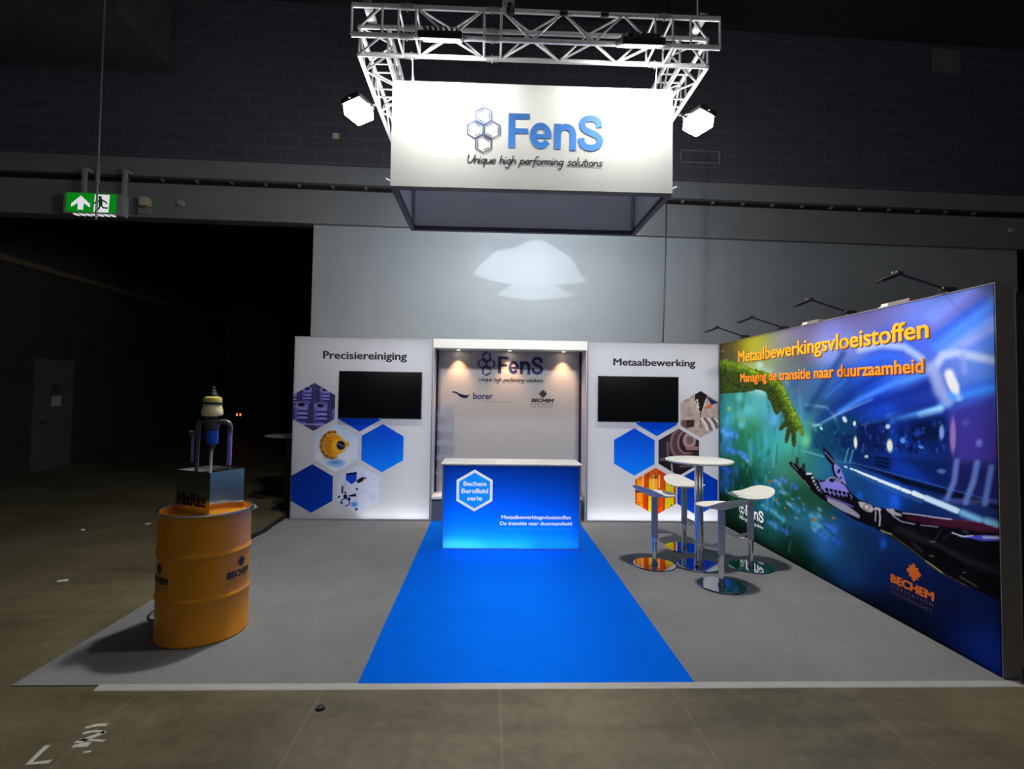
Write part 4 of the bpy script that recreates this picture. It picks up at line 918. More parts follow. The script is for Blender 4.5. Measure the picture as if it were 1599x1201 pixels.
A.blob(*B((600, 372))[0], 2.4, 4.2, C3(14, 14, 24), .3, .7); A.blob(*B((530, 470))[0], 5, 3, C3(30, 28, 50), 0, .7); A.blob(*B((620, 440))[0], 2, 2, C3(20, 20, 40), 0, .6)
for i in range(2):
    for j in range(6):
        x = 455 + j * 45 + i * 12; y = 540 + i * 52 + j * 9 + (6 if i == 0 else 0); A.poly(B((x, y), (x + 34, y + 5), (x + 38, y + 42), (x + 10, y + 34)), C3(12, 12, 20), .35)
A.poly(B((690, 620), (730, 640), (722, 668), (690, 640)), C3(12, 12, 20), .35)
A.stroke(B((470, 470), (510, 440), (560, 440), (620, 480)), 1.2, C3(210, 204, 214), 1)
A.poly(B((475, 640), (560, 672), (660, 712), (760, 782), (820, 832), (815, 866), (740, 832), (640, 790), (540, 730), (482, 690)), C3(168, 162, 176), .6); A.stroke(B((470, 632), (600, 680), (740, 740)), 3.2, C3(96, 92, 160), 1.4)
A.poly(B((800, 690), (860, 695), (930, 720), (972, 770), (940, 802), (880, 790), (820, 742)), C3(196, 190, 190), .7); A.ring(*B((890, 745))[0], 4.6, 5, 1.2, C3(110, 104, 110)); A.blob(*B((890, 745))[0], 2.4, 2.6, C3(226, 220, 214), 0, .5)
for p, w, c in ((B((975, 755), (985, 800), (980, 890)), 2, (190, 184, 190)), (B((1020, 760), (1030, 850), (1025, 940)), 2.6, (196, 190, 196)), (B((990, 760), (1030, 775)), 3.5, (214, 208, 210)), (B((325, 440), (350, 500), (395, 570)), 3.6, (196, 192, 206)), (B((270, 400), (310, 398)), 3.6, (206, 204, 214)), (B((330, 480), (420, 600)), 1.6, (150, 144, 160)), (B((390, 470), (430, 580)), 1.6, (120, 114, 170)), (B((455, 175), (550, 280)), 2.4, (96, 90, 130)), (B((115, 300), (165, 360)), 1.6, (110, 100, 120)), (B((160, 245), (175, 320)), 1.6, (80, 76, 100)), (B((105, 340), (260, 500)), 1, (120, 100, 90)), (B((240, 470), (300, 550)), 1.2, (150, 130, 100)), (B((230, 310), (235, 370)), 1.4, (76, 72, 96))): A.stroke(p, w, np.array(c) / 255, 1)
for k in range(5): A.stroke(B((318 + k * 22, 470 + k * 30), (336 + k * 22, 455 + k * 30)), 2.2, C3(20, 18, 28), 1)
A.poly(G((270, 290), (540, 300), (740, 325), (900, 340), (1040, 360), (1250, 440), (1250, 468), (1000, 450), (880, 420), (700, 405), (500, 375), (300, 330)), C3(60, 20, 40), 1)
for k in range(22):
    x = 560 + k * 32; A.stroke(G((x, 318 + k * 4.4), (x + 34, 375 + k * 4)), 1, C3(96, 40, 66), 1, .8); A.stroke(G((x + 30, 318 + k * 4.4), (x - 4, 375 + k * 4)), 1, C3(90, 36, 62), 1, .7)
A.stroke(G((255, 262), (400, 278), (560, 302), (740, 325)), 1.8, C3(206, 190, 214), 1); A.stroke(G((740, 325), (1040, 362), (1210, 430)), 1, C3(140, 60, 90), 1)
A.poly(G((80, 215), (160, 218), (180, 250), (240, 270), (240, 295), (150, 280), (100, 245)), C3(180, 172, 184), .8); A.stroke(G((150, 285), (240, 345), (370, 372)), 1.8, C3(170, 166, 190), 1); A.stroke(G((430, 380), (600, 398)), 1.6, C3(150, 144, 170), 1)
A.poly(G((740, 450), (840, 490), (940, 480), (1060, 478), (1250, 487), (1250, 532), (1040, 540), (930, 512), (830, 500)), C3(84, 84, 200), 1); A.stroke(G((740, 455), (840, 492), (940, 485)), 2, C3(214, 214, 232), 1); A.stroke(G((1050, 500), (1240, 505)), 4, C3(196, 200, 230), 3)
for p, w, c in ((G((40, 430), (60, 445), (140, 470)), 2.4, (190, 176, 96)), (G((140, 480), (300, 590), (480, 735)), 1.4, (120, 100, 50)), (G((480, 735), (560, 790), (640, 850)), 2.0, (222, 180, 90)), (G((640, 850), (750, 910), (900, 990)), 1.0, (150, 84, 50)), (G((820, 890), (980, 985)), 2.0, (104, 92, 60)), (G((300, 470), (560, 560), (900, 740), (1210, 840)), 10, (36, 36, 42)), (G((200, 420), (360, 470)), 12, (34, 36, 40)), (G((350, 560), (440, 640)), 5, (44, 46, 50)), (G((600, 640), (820, 780)), 8, (4, 4, 8)), (G((1000, 870), (1200, 1000)), 8, (3, 3, 6)), (G((520, 540), (570, 545)), 2, (120, 116, 110)), (G((520, 680), (550, 690)), 2, (130, 120, 100)), (G((850, 845), (870, 850)), 2, (120, 110, 90)), (G((570, 520), (630, 430)), 1.2, (70, 66, 74)), (G((650, 520), (720, 460)), 1.2, (70, 66, 74)), (G((850, 440), (890, 450)), 4, (60, 60, 70))): A.stroke(p, w, np.array(c) / 255, w * .6, .9)
FABM = fabric_print('mural textile print', .78)
A.C = np.clip(A.C, 0, 1) ** 1.06 * 1.06
A.mesh('printed_mural', wallX(WX), FABM, MW, .0008, gain=1.0)
fnM = wallX(WX)
def mural_text(s, u0, u1, base, cap, wt, mt, sh=True):
    if sh:
        b = MB(); text_into(b, s, fnM, u0 + .012, u1 + .012, base - .011, cap, wt, t=.003); b.done('lettering_shadow', 'brownink', MW, smooth=False)
    b = MB(); text_into(b, s, fnM, u0, u1, base, cap, wt, t=.005); b.done('lettering', mt, MW, smooth=False)
mural_text('Metaalbewerkingsvloeistoffen', .548, 3.45, 2.199, .148, .036, 'yellowink')
mural_text('Managing de transitie naar duurzaamheid', .604, 3.402, 1.943, .112, .036, emit('backlit amber ink', srgb(250, 142, 8), .5))
b = MB(); fens(b, fnM, .732, 1.152, .281, .13, t=.004); hexlogo(b, fnM, .635, .325, .036, .007, .004); handwriting(b, 'UnIque hIgh performIng solutions', fnM, .563, 1.150, .212, .018, .005, .004); b.done('lettering', 'whiteink', MW, smooth=False)
b = MB(); flower_logo(b, fnM, 3.283, .438, .070, .004); text_into(b, 'BECHEM', fnM, 3.055, 3.462, .288, .066, .09, .05, .004); b.done('emblem', 'orangeink', MW, smooth=False)
b = MB(); text_into(b, 'L U B R I C A T I O N', fnM, 3.04, 3.45, .245, .03, .03, t=.004); text_into(b, 'T E C H N O L O G Y', fnM, 3.06, 3.44, .198, .028, .03, t=.004); b.done('lettering', mat('dim orange ink', srgb(110, 62, 24), .7), MW, smooth=False)
for zc, p in ((2.1, 9.5), (1.28, 9.2), (.45, 4.8)):
    led_mat(MW, (WX + .10, -1.975, zc), (-1, 0, 0), (0, 1, 0), 3.85, .8, p)

# arm lights on top of the mural wall
ARM = None
def arm_light(y, label):
    t = thing('arm_light', label, 'arm light', (WX + .06, y, 2.5), 0, 'black arm lights along the top of the mural wall')
    MB().box2((WX + .02, y - .045, 2.5), (WX + .10, y + .045, 2.52), .004).box2((WX + .015, y - .03, 2.515), (WX + .12, y + .03, 2.555), .012).done('clamp', 'blackmetal', t)
    MB().tube((WX + .06, y, 2.537), (2.79, y, 2.648), .0085, 8).done('arm', 'blackmetal', t)
    rt = Matrix.Rotation(math.atan2(.055, .14), 4, 'Y')
    h = MB(); h.box((2.722, y, 2.616), (.165, .085, .020), .006, Matrix.Rotation(-.375, 4, 'Y')).box((2.792, y, 2.648), (.05, .05, .03), .008); h = h.done('lamp_head', 'blackmetal', t)
    MB().tube((2.765, y + .012, 2.65), (2.765, y + .012, 2.664), .009, 8).done('knob', 'alu', h)
    MB().box((2.726, y, 2.6045), (.13, .066, .004), 0, Matrix.Rotation(-.375, 4, 'Y')).done('lens', M['darklens'], h, smooth=False)
for y, l in ((-.578, 'black arm light nearest the back corner of the mural wall'), (-1.452, 'second black arm light from the back corner, above the word start'), (-2.518, 'third black arm light from the back corner of the mural wall'), (-3.534, 'black arm light nearest the open front end of the mural wall')): arm_light(y, l)
for y, s, l in ((-2.03, .09, 'white power box on the mural wall top, between second and third arm lights'), (-3.13, .11, 'white power box on the mural wall top, between third and last arm lights')):
    t = thing('power_box', l, 'power box', (WX + .06, y, 2.5), 0, 'white power boxes on the mural wall')
    MB().box2((WX + .03, y - s, 2.5), (WX + .09, y + s, 2.535), .006).done('case', mat('brown grey case', (.2, .17, .15), .5), t)
    MB().box2((WX + .025, y + s - .01, 2.5), (WX + .095, y + s + .07, 2.532), .006).done('end_cap', 'white', t)
    MB().tube((WX + .06, y + s + .12, 2.51), (WX + .06, y + s + .07, 2.51), .012, 8).done('plug', 'white', t)
t = thing('panel_frame', 'pale edged panel frame standing just beyond the mural wall end', 'panel frame', (3.5, -3.75, 0))
MB().box2((3.262, -3.80, 2.44), (3.36, -3.76, 2.475)).done('top_rail', 'white', t, smooth=False)
MB().box2((3.36, -3.80, .0), (3.385, -3.76, 2.50)).done('post', 'alupaint', t, smooth=False)
MB().box2((3.385, -3.79, .02), (4.6, -3.77, 2.47)).done('board', 'black', t, smooth=False)

# ================================================================== TABLE AND STOOLS
def bar_table(x, y, label, colm='steel', basem='darkchrome', topm='white'):
    t = thing('bar_table', label, 'bar table', (x, y, .006), 0, None)
    MB().lathe([(0, 1.068), (.318, 1.068), (.334, 1.074), (.337, 1.083), (.334, 1.092), (.325, 1.096), (0, 1.096)], 64, (x, y, 0)).done('table_top', topm, t)
    MB().lathe([(.0, .02), (.043, .02), (.043, 1.068), (0, 1.068)], 32, (x, y, 0)).lathe([(.0, 1.055), (.09, 1.055), (.09, 1.068), (0, 1.068)], 32, (x, y, 0)).done('column', colm, t)
    MB().lathe([(0, .006), (.214, .006), (.216, .010), (.2115, .017), (.2095, .018), (.2085, .018), (.055, .018), (.0515, .018), (.0510, .019), (.05, .045), (.0, .045)], 64, (x, y, 0)).done('base', basem, t)
    return t
bar_table(2.049, -1.813, 'round white bar table on a steel column between the four stools')
t2 = bar_table(-3.14, .78, 'standing table with pale edge behind the left white panel, darkened to imitate shade', 'black', 'black', mat('shade darkened table board', (.12, .11, .10), .6))  # black column and base, dull top: colours stand in for dim light
t2.location.z -= .006

def stool(x, y, face, label):
    t = thing('bar_stool', label, 'bar stool', (x, y, .006), 0, 'white bar stools around the bar table')
    # saddle seat
    b = MB(); bm = b.bm; nu, nv = 26, 22; top = {}; bot = {}
    def sf(a, r):
        ca, sa = math.cos(a), math.sin(a); e = 2.7
        k = r / ((abs(ca) ** e + abs(sa) ** e) ** (1 / e)); px = .198 * k * ca; py = .215 * k * sa
        back = max(0, -px / .198); fr = max(0, px / .198)
        z = .722 + .106 * back ** 1.75 + .026 * (py / .215) ** 2 * (1 - .5 * fr) * (1 - .3 * back) + .024 * fr ** 2.4 - .004 * fr
        return px, py, z
    rings_t, rings_b = [], []
    for i in range(1, nv + 1):
        r = i / nv; rt, rb = [], []
        for k in range(nu * 2):
            a = PI * k / nu; px, py, z = sf(a, r)
            th = .020 if r < .9 else .020 * (1 - ((r - .9) / .1) ** 2 * .9)
            hub = .016 * max(0, 1 - (r / .45)) ** 1.3
            rt.append(bm.verts.new((px, py, z - (.020 - th) * .5))); rb.append(bm.verts.new((px * (1 - .02 * r), py * (1 - .02 * r), z - .010 - th * .5 - hub)))
        rings_t.append(rt); rings_b.append(rb)
    n = nu * 2; ct = bm.verts.new((0, 0, .722)); cb = bm.verts.new((0, 0, .686))
    for k in range(n):
        j = (k + 1) % n; bm.faces.new((ct, rings_t[0][k], rings_t[0][j])); bm.faces.new((cb, rings_b[0][j], rings_b[0][k]))
        bm.faces.new((rings_t[-1][k], rings_b[-1][k], rings_b[-1][j], rings_t[-1][j]))
        for i in range(nv - 1):
            bm.faces.new((rings_t[i][k], rings_t[i + 1][k], rings_t[i + 1][j], rings_t[i][j])); bm.faces.new((rings_b[i][k], rings_b[i][j], rings_b[i + 1][j], rings_b[i + 1][k]))
    b.done('seat', 'seat', t, world=False, angle=60)
    MB().lathe([(0, .28), (.030, .28), (.0325, .284), (.0325, .30), (.0325, .67), (.0325, .688), (0, .688)], 28).done('column', 'stemwhite', t, world=False)
    MB().lathe([(0, .02), (.0255, .02), (.0255, .285), (0, .285)], 28).done('gas_lift', 'chrome', t, world=False)
    MB().lathe([(0, 0), (.212, 0), (.215, .004), (.2115, .0108), (.2095, .0115), (.2085, .0115), (.055, .0115), (.0345, .0115), (.0340, .0125), (.034, .03), (0, .03)], 64).done('base', 'darkchrome', t, world=False)
    b = MB(); b.sweep([(.015, 0, .345), (.07, 0, .333), (.12, 0, .326), (.172, 0, .324)], .014, 12); b.box((.176, 0, .324), (.032, .24, .014), .006)
    b.done('footrest', 'stemwhite', t, world=False)
    t.rotation_euler = (0, 0, math.radians(face)); return t
def dup(root, loc, rz, label):
    r = root.copy(); COL.objects.link(r); r.location = loc; r.rotation_euler = (0, 0, math.radians(rz)); r['label'] = label
    for ch in root.children:
        c = ch.copy(); COL.objects.link(c); c.parent = r
    return r
st = stool(1.592, -1.795, 25, 'white bar stool nearest the blue carpet, left of the bar table')
dup(st, (2.13, -1.20, .006), -60, 'white bar stool standing behind the bar table, near the white panel')
dup(st, (2.03, -2.372, .006), 106, 'white bar stool in front of the bar table, seen from behind')
dup(st, (2.573, -1.849, .006), 190, 'white bar stool beside the mural wall, right of the bar table')

# ================================================================== BANNER AND TRUSS
bx0, bx1, by0, by1, bz0, bz1 = -.938, 1.296, -3.118, -2.05, 3.354, 4.20
BN = thing('hanging_banner', 'large white box banner hanging from the truss over the booth', 'banner', ((bx0 + bx1) / 2, (by0 + by1) / 2, bz0))
q = .012
MB().box2((bx0, by0, bz0 + .002), (bx1, by0 + q, bz1)).done('front_panel', 'banner', BN, smooth=False)
MB().box2((bx0, by1 - q, bz0 + .002), (bx1, by1, bz1)).done('rear_panel', 'banner', BN, smooth=False)
MB().box2((bx0, by0 + q, bz0 + .002), (bx0 + q, by1 - q, bz1)).done('side_panel', 'banner', BN, smooth=False)
MB().box2((bx1 - q, by0 + q, bz0 + .002), (bx1, by1 - q, bz1)).done('side_panel', 'banner', BN, smooth=False)
MB().box2((bx0 + .012, by0 + .012, bz1 - .05), (bx1 - .012, by1 - .012, bz1 - .045)).done('added_top_cover', thin_fabric(), BN, smooth=False)  # unseen cover added to dim the light inside the banner
b = MB(); w = .045
b.box2((bx0 + .002, by0 + .002, bz0 - .012), (bx1 - .002, by0 + w, bz0 + .03)).box2((bx0 + .002, by1 - w, bz0 - .012), (bx1 - .002, by1 - .002, bz0 + .03)).box2((bx0 + .002, by0 + w, bz0 - .012), (bx0 + w, by1 - w, bz0 + .03)).box2((bx1 - w, by0 + w, bz0 - .012), (bx1 - .002, by1 - w, bz0 + .03))
b.done('bottom_frame', 'darkgrey', BN, smooth=False)
b = MB()
for x in (bx0 + .03, bx1 - .03):
    for y in (by0 + .03, by1 - .03): b.box2((x - .012, y - .012, bz0 + .03), (x + .012, y + .012, bz1))
b.box2((bx0 + .02, by0 + .02, bz1 - .03), (bx1 - .02, by0 + .05, bz1)).box2((bx0 + .02, by1 - .05, bz1 - .03), (bx1 - .02, by1 - .02, bz1)).done('inner_frame', 'alupaint', BN, smooth=False)
for x, s in ((bx0, -1), (bx1, 1)): MB().tube((x, by0 + .01, bz0 + .04), (x + s * .035, by0 - .005, bz0 + .055), .008, 8).done('corner_hook', 'white', BN)
fnB = wallY(by0)
def vgrad(name, c0, c1, z0, z1):
    m, nt, bs = newmat(name); tc = N(nt, 'ShaderNodeNewGeometry'); sp = N(nt, 'ShaderNodeSeparateXYZ'); mr = N(nt, 'ShaderNodeMapRange'); cr = N(nt, 'ShaderNodeValToRGB')
    mr.inputs[1].default_value = z0; mr.inputs[2].default_value = z1
    nt.links.new(tc.outputs['Position'], sp.inputs[0]); nt.links.new(sp.outputs[2], mr.inputs[0]); nt.links.new(mr.outputs[0], cr.inputs[0]); nt.links.new(cr.outputs[0], bs.inputs['Base Color'])
    cr.color_ramp.elements[0].color = c0; cr.color_ramp.elements[1].color = c1; bs.inputs['Roughness'].default_value = .6; return m
b = MB(); fens(b, fnB, -.019, .736, 3.687, .278, t=.003); b.done('lettering', vgrad('blue letter ink', srgb(62, 146, 244), srgb(44, 104, 176), 3.68, 3.97), BN, smooth=False)
b = MB(); hexlogo(b, fnB, -.215, 3.825, .0715, .008, .003); b.done('emblem', vgrad('fading emblem ink', srgb(24, 26, 32), srgb(70, 100, 170), 3.66, 3.98), BN, smooth=False)
b = MB(); handwriting(b, 'UnIque hIgh performIng solutions', fnB, -.341, .733, 3.556, .034, .0085, .003); b.done('lettering', 'ink', BN, smooth=False)
TB, TT = 4.40, 4.625          # chord heights
for x, y in ((-.785, by0 + .03), (1.165, by0 + .03), (-.785, by1 - .03), (1.165, by1 - .03)):
    yy = -3.125 if y < -2.5 else y
    b = MB().tube((x, y, bz1 - .01), (x, yy, TB + (.0 if y < -2.5 else .0)), .0035, 6).lathe([(0, 0), (.014, .01), (.012, .05), (.004, .075), (0, .08)], 10, (x, y, bz1)).done('suspension_wire', 'alu', BN)

TR = thing('lighting_truss', 'square aluminium lattice truss hanging over the booth', 'truss', (.19, -2.1, TB))
def truss_section(name, a, bq, side, braces, joints=(), zig=None, fill=None):
    """four chords between a and bq (outer line), inner line offset by side; separate braces on every face"""
    a, bq = Vector(a), Vector(bq); s = Vector(side); up = Vector((0, 0, TT - TB)); d = (bq - a).normalized(); L = (bq - a).length
    sec = MB().box(a + s / 2, (.001, .001, .001)).bm
    sec.free()
    root = MB()
    root.tube(a, bq, .0185, 12)
    root = root.done(name, 'truss', TR)
    for off in (s, up, s + up): MB().tube(a + off, bq + off, .0185, 12).done('chord', 'truss', root)
    faces = ((Vector((0, 0, 0)), up), (s, s + up), (Vector((0, 0, 0)), s), (up, up + s))
    for j in joints:
        for p, r in faces:
            MB().tube(a + d * j + p, a + d * j + r, .0085, 8).done('brace', 'truss', root)
    for (j0, j1, n) in braces:
        for fi, (p, r) in enumerate(faces):
            for k in range(n):
                t0, t1 = j0 + (j1 - j0) * k / n, j0 + (j1 - j0) * (k + 1) / n
                if (k + fi) % 2: p0, p1 = a + d * t0 + p, a + d * t1 + r
                else: p0, p1 = a + d * t0 + r, a + d * t1 + p
                MB().tube(p0, p1, .0085, 8).done('brace', 'truss', root)
    if fill:
        m = MB(); j0, j1, n = fill
        for fi, (p, r) in enumerate(faces):
            for k in range(n):
                t0, t1 = j0 + (j1 - j0) * k / n, j0 + (j1 - j0) * (k + 1) / n
                m.tube(a + d * t0 + (p if (k + fi) % 2 else r), a + d * t1 + (r if (k + fi) % 2 else p), .0085, 6)
        o = m.done('bracing', 'truss', root); o['kind'] = 'stuff'
    return root
tx0, tx1, ty0, ty1 = -1.205, 1.578, -3.345, -.75; sw = .225
f = truss_section('front_section', (tx0, ty0, TB), (tx1, ty0, TB), (0, sw, 0), ((.36, .46, 0), (.48, .98, 2), (1.12, 2.27, 5)), (.345, .475, .985, 1.115, 2.285, 2.42))
truss_section('side_section', (tx0, ty0 + sw, TB), (tx0, ty1, TB), (sw, 0, 0), ((.0, .42, 2),), (.46, .58), fill=(.6, 2.2, 7))
truss_section('side_section', (tx1, ty0 + sw, TB), (tx1, ty1, TB), (-sw, 0, 0), ((.0, .42, 2),), (.46, .58), fill=(.6, 2.2, 7))
truss_section('rear_section', (tx0, ty1, TB), (tx1, ty1, TB), (0, -sw, 0), (), (), fill=(.2, 2.6, 11))
for xs in ((tx0, tx0 + sw), (tx1 - sw, tx1)):
    b = MB()
    for x in xs:
        for y in (ty0, ty0 + sw): b.tube((x, y, TB), (x, y, TT), .0095, 8)
    xo, xi = (xs[0], xs[1]) if xs[0] < 0 else (xs[1], xs[0])
    for z in (TB, TT): b.tube((xi, ty0, z), (xo, ty0 + sw, z), .0085, 8)
    b.done('corner_block', 'truss', TR)
for j in (.41, 1.05, 2.352):
    for off in (0, sw):
        for z in (TB, TT): MB().tube((tx0 + j - .05, ty0 + off, z), (tx0 + j + .05, ty0 + off, z), .0225, 12).tube((tx0 + j, ty0 + off, z - .035), (tx0 + j, ty0 + off, z + .035), .006, 6).done('coupler', 'alupaint', TR)
for x in (-.024, .378, .69): MB().lathe([(.021, -.03), (.026, -.028), (.026, .028), (.021, .03)], 14).done('truss_clamp', 'black', TR, world=False)
for o, x in zip([c for c in TR.children if c.name.startswith('truss_clamp')], (-.024, .378, .69)):
    o.rotation_euler = (0, PI / 2, 0); o.location = Vector((x, ty0, TT)) - TR.location
for x in (tx0 + .11, tx1 - .13): MB().sweep([(x, ty0 + .11, TT), (x + .01, ty0 + .11, 9.5)], .010, 6).box((x, ty0 + .11, TT + .02), (.07, .26, .03), .006).done('hanging_wire', 'cable', TR)
t = thing('chain_hoist', 'small pale hoist block on a black strap above the truss middle', 'hoist', (-.035, ty0 + .05, TT + .05))
MB().box2((-.083, ty0, TT + .045), (.005, ty0 + .10, TT + .20), .012).done('block', mat('pale hoist', (.5, .5, .48), .5), t)
MB().box2((-.045, ty0 - .026, TT - .035), (-.005, ty0 + .026, TT + .05), .004).done('strap', 'black', t)
MB().tube((-.04, ty0 + .05, TT + .20), (-.04, ty0 + .05, 9.5), .006, 6).done('chain', 'cable', t)

# ------------------------------------------------------------------ flood lights
def flood(label, pos, aim, mount, size, energy, color, lensname='lens', spread=PI, lensd=.004):
    """pos: centre of the glass, aim: where it points, mount: point on the truss chord"""
    pos, aim, mount = Vector(pos), Vector(aim), Vector(mount)
    t = thing('flood_light', label, 'flood light', tuple(pos), 0, 'white LED floods on the truss')
    qd = (aim - pos).to_track_quat('-Z', 'Y').to_matrix().to_4x4(); T = Matrix.Translation(pos) @ qd
    def bx(c, s, bv): 
        b = MB(); b.box((0, 0, 0), s, bv); b.bm.transform(T @ Matrix.Translation(Vector(c))); return b
    b = bx((0, 0, .030), (size, size * .86, .05), .012)
    for k in range(7):
        g = bmesh.new(); bmesh.ops.create_cube(g, size=1); 
        for v in g.verts: v.co = Vector((v.co.x * .006 + (k - 3) * size * .12, v.co.y * size * .7, v.co.z * .03 + .068))
        g.transform(T); b._add(g)
    b.done('housing', 'blackmetal', t)
    bx((0, 0, .0035 - lensd / 2), (size * .88, size * .74, lensd), min(.012, lensd * .3)).done('lens', M[lensname], t)
    b = MB(); l = T @ Vector((-size * .54, 0, .03)); r = T @ Vector((size * .54, 0, .03)); m = mount.lerp(pos, .25)
    b.sweep([l, l.lerp(m, .7), m + (l - m) * .12], .008, 6); b.sweep([r, r.lerp(m, .7), m + (r - m) * .12], .008, 6); b.sweep([m, mount], .012, 8)
    b.done('yoke', 'blackmetal', t)
    o = lamp('led', 'AREA', pos + (aim - pos).normalized() * (lensd + .004), energy, color, t, aim=aim, shape='RECTANGLE', size=size * .86, size_y=size * .72)
    o.data.spread = spread
    return t
flood('bright flood light hanging outside the left truss arm', (-1.385, -2.42, 4.36), (-1.2, -2.5, 3.2), (tx0, -2.42, TB), .24, LIGHT_FLOOD, (1, .97, .91), 'floodlens', lensd=.10)
flood('bright flood light hanging outside the right truss arm', (1.795, -2.42, 4.355), (1.6, -2.5, 3.2), (tx1, -2.42, TB), .24, LIGHT_FLOOD, (1, .96, .90), 'floodlens', lensd=.10)
flood('flood light under the left half of the front truss, lighting the banner', (-.53, -3.40, 4.335), (-.53, -3.118, 3.86), (-.53, ty0, TB), .32, LIGHT_BANNER, (1, .98, .94), 'lens')
flood('flood light under the right half of the front truss, lighting the banner', (.94, -3.40, 4.345), (.94, -3.118, 3.88), (.94, ty0, TB), .32, LIGHT_BANNER, (1, .98, .94), 'lens')

WASH = thing('added_wall_wash', 'added unseen flood bar behind the banner, made up to light the hall wall', 'flood light', (.35, ty1, TB - .12))  # invented source, hidden by the banner, to brighten the hall wall
MB().box2((-.15, ty1 - .03, TB - .20), (1.13, ty1 + .05, TB - .08), .012).done('housing', 'blackmetal', WASH)
MB().tube((.35, ty1, TB - .09), (.35, ty1, TB), .012, 8).done('yoke', 'blackmetal', WASH)
for xw, xa in ((-.06, -.1), (1.04, 1.5)): lamp('led', 'AREA', (xw, ty1 + .06, TB - .14), LIGHT_WASH / 2, (.86, .94, 1), WASH, aim=(xa, 1.2, 3.25), shape='RECTANGLE', size=.15, size_y=.1)
PATCH = [(0.553, 4.316), (0.716, 4.32), (0.903, 4.207), (1.068, 4.117), (1.232, 4.004), (1.28, 3.841), (1.445, 3.681), (1.329, 3.632), (1.05, 3.602), (0.934, 3.576), (1.097, 3.51), (1.261, 3.42), (0.982, 3.368), (0.542, 3.312), (0.218, 3.34), (-0.082, 3.392), (0.078, 3.477), (0.238, 3.561), (-0.062, 3.601), (-0.294, 3.655), (-0.433, 3.71), (-0.365, 3.827), (-0.229, 3.935), (-0.07, 4.114), (0.253, 4.168), (0.414, 4.266)]
_L = Vector((.52, ty1 + .07, TB - .14))
lamp('beam', 'SPOT', _L, LIGHT_BEAM, (.93, .96, 1), WASH, aim=(.55, 1.31, 3.8), spot_size=math.radians(60), spot_blend=.1, shadow_soft_size=.0011)
b = MB(); yp = _L.y + .12; k = .12 / (1.31 - _L.y)
hole = [(_L.x + (x - _L.x) * k, _L.z + (z - _L.z) * k) for x, z in PATCH]; cxh = sum(p[0] for p in hole) / len(hole); czh = sum(p[1] for p in hole) / len(hole)
vi = [b.bm.verts.new((x, yp, z)) for x, z in hole]; vo = []
for x, z in hole:
    a_ = math.atan2(z - czh, x - cxh); vo.append(b.bm.verts.new((cxh + .17 * math.cos(a_), yp, czh + .17 * math.sin(a_))))
for i in range(len(hole)):
    j = (i + 1) % len(hole); b.bm.faces.new((vi[i], vi[j], vo[j], vo[i]))
b.tube((_L.x, yp, czh + .16), (_L.x - .1, ty1 + .02, TB - .09), .006, 6)
b.done('added_beam_mask', 'blackmetal', WASH, smooth=False)  # plate added to cut the beam into the patch outline

# ================================================================== DRUM, BOX, PUMP
DX, DY = -2.187, -3.257
D = thing('steel_drum', 'orange steel drum at the left front corner of the carpet', 'drum', (DX, DY, .006))
prof = [(.0, .006), (.286, .006), (.298, .010), (.300, .022), (.296, .030)]
for zc in (.305, .60):
    prof += [(.2955, zc - .03), (.2965, zc - .018), (.302, zc - .008), (.304, zc), (.302, zc + .008), (.2965, zc + .018), (.2955, zc + .03)]
prof += [(.2955, .86), (.298, .872), (.290, .878), (.286, .868), (.284, .838), (.0, .836)]
MB().lathe(prof, 96, (DX, DY, 0)).done('body', 'drum', D, angle=40)
b = MB(); n = 96
pts = [(DX + .300 * math.cos(2 * PI * k / n), DY + .300 * math.sin(2 * PI * k / n), .878) for k in range(n)]
b.sweep(pts, .0085, 8, True); b.done('clamp_ring', 'galv', D)
an = math.radians(12); cs, sn = math.cos(an), math.sin(an)
b = MB(); b.box((DX + .312 * cs, DY + .312 * sn, .876), (.03, .06, .028), .005, Matrix.Rotation(an, 4, 'Z')).tube((DX + .318 * cs, DY + .318 * sn - .04, .86), (DX + .318 * cs, DY + .318 * sn + .05, .862), .006, 8); b.done('ring_latch', 'galv', D)
def drumfn(ang0): return lambda a, c, t=0.0: Vector((DX + (.2972 + t) * math.cos(ang0 + a / .2975), DY + (.2972 + t) * math.sin(ang0 + a / .2975), c))
for ang, nm in ((math.radians(-14), 0), (math.radians(-129), 1)):
    b = MB(); fn = drumfn(ang); flower_logo(b, fn, .012, .517, .040, .0008); text_into(b, 'BECHEM', fn, -.112, .112, .418, .048, .09, .15, .0008)
    text_into(b, 'L U B R I C A T I O N', fn, -.115, .105, .393, .016, .0, t=.0008); text_into(b, 'T E C H N O L O G Y', fn, -.115, .100, .368, .016, .0, t=.0008)
    b.done('printed_logo', 'drumink', D, smooth=False)
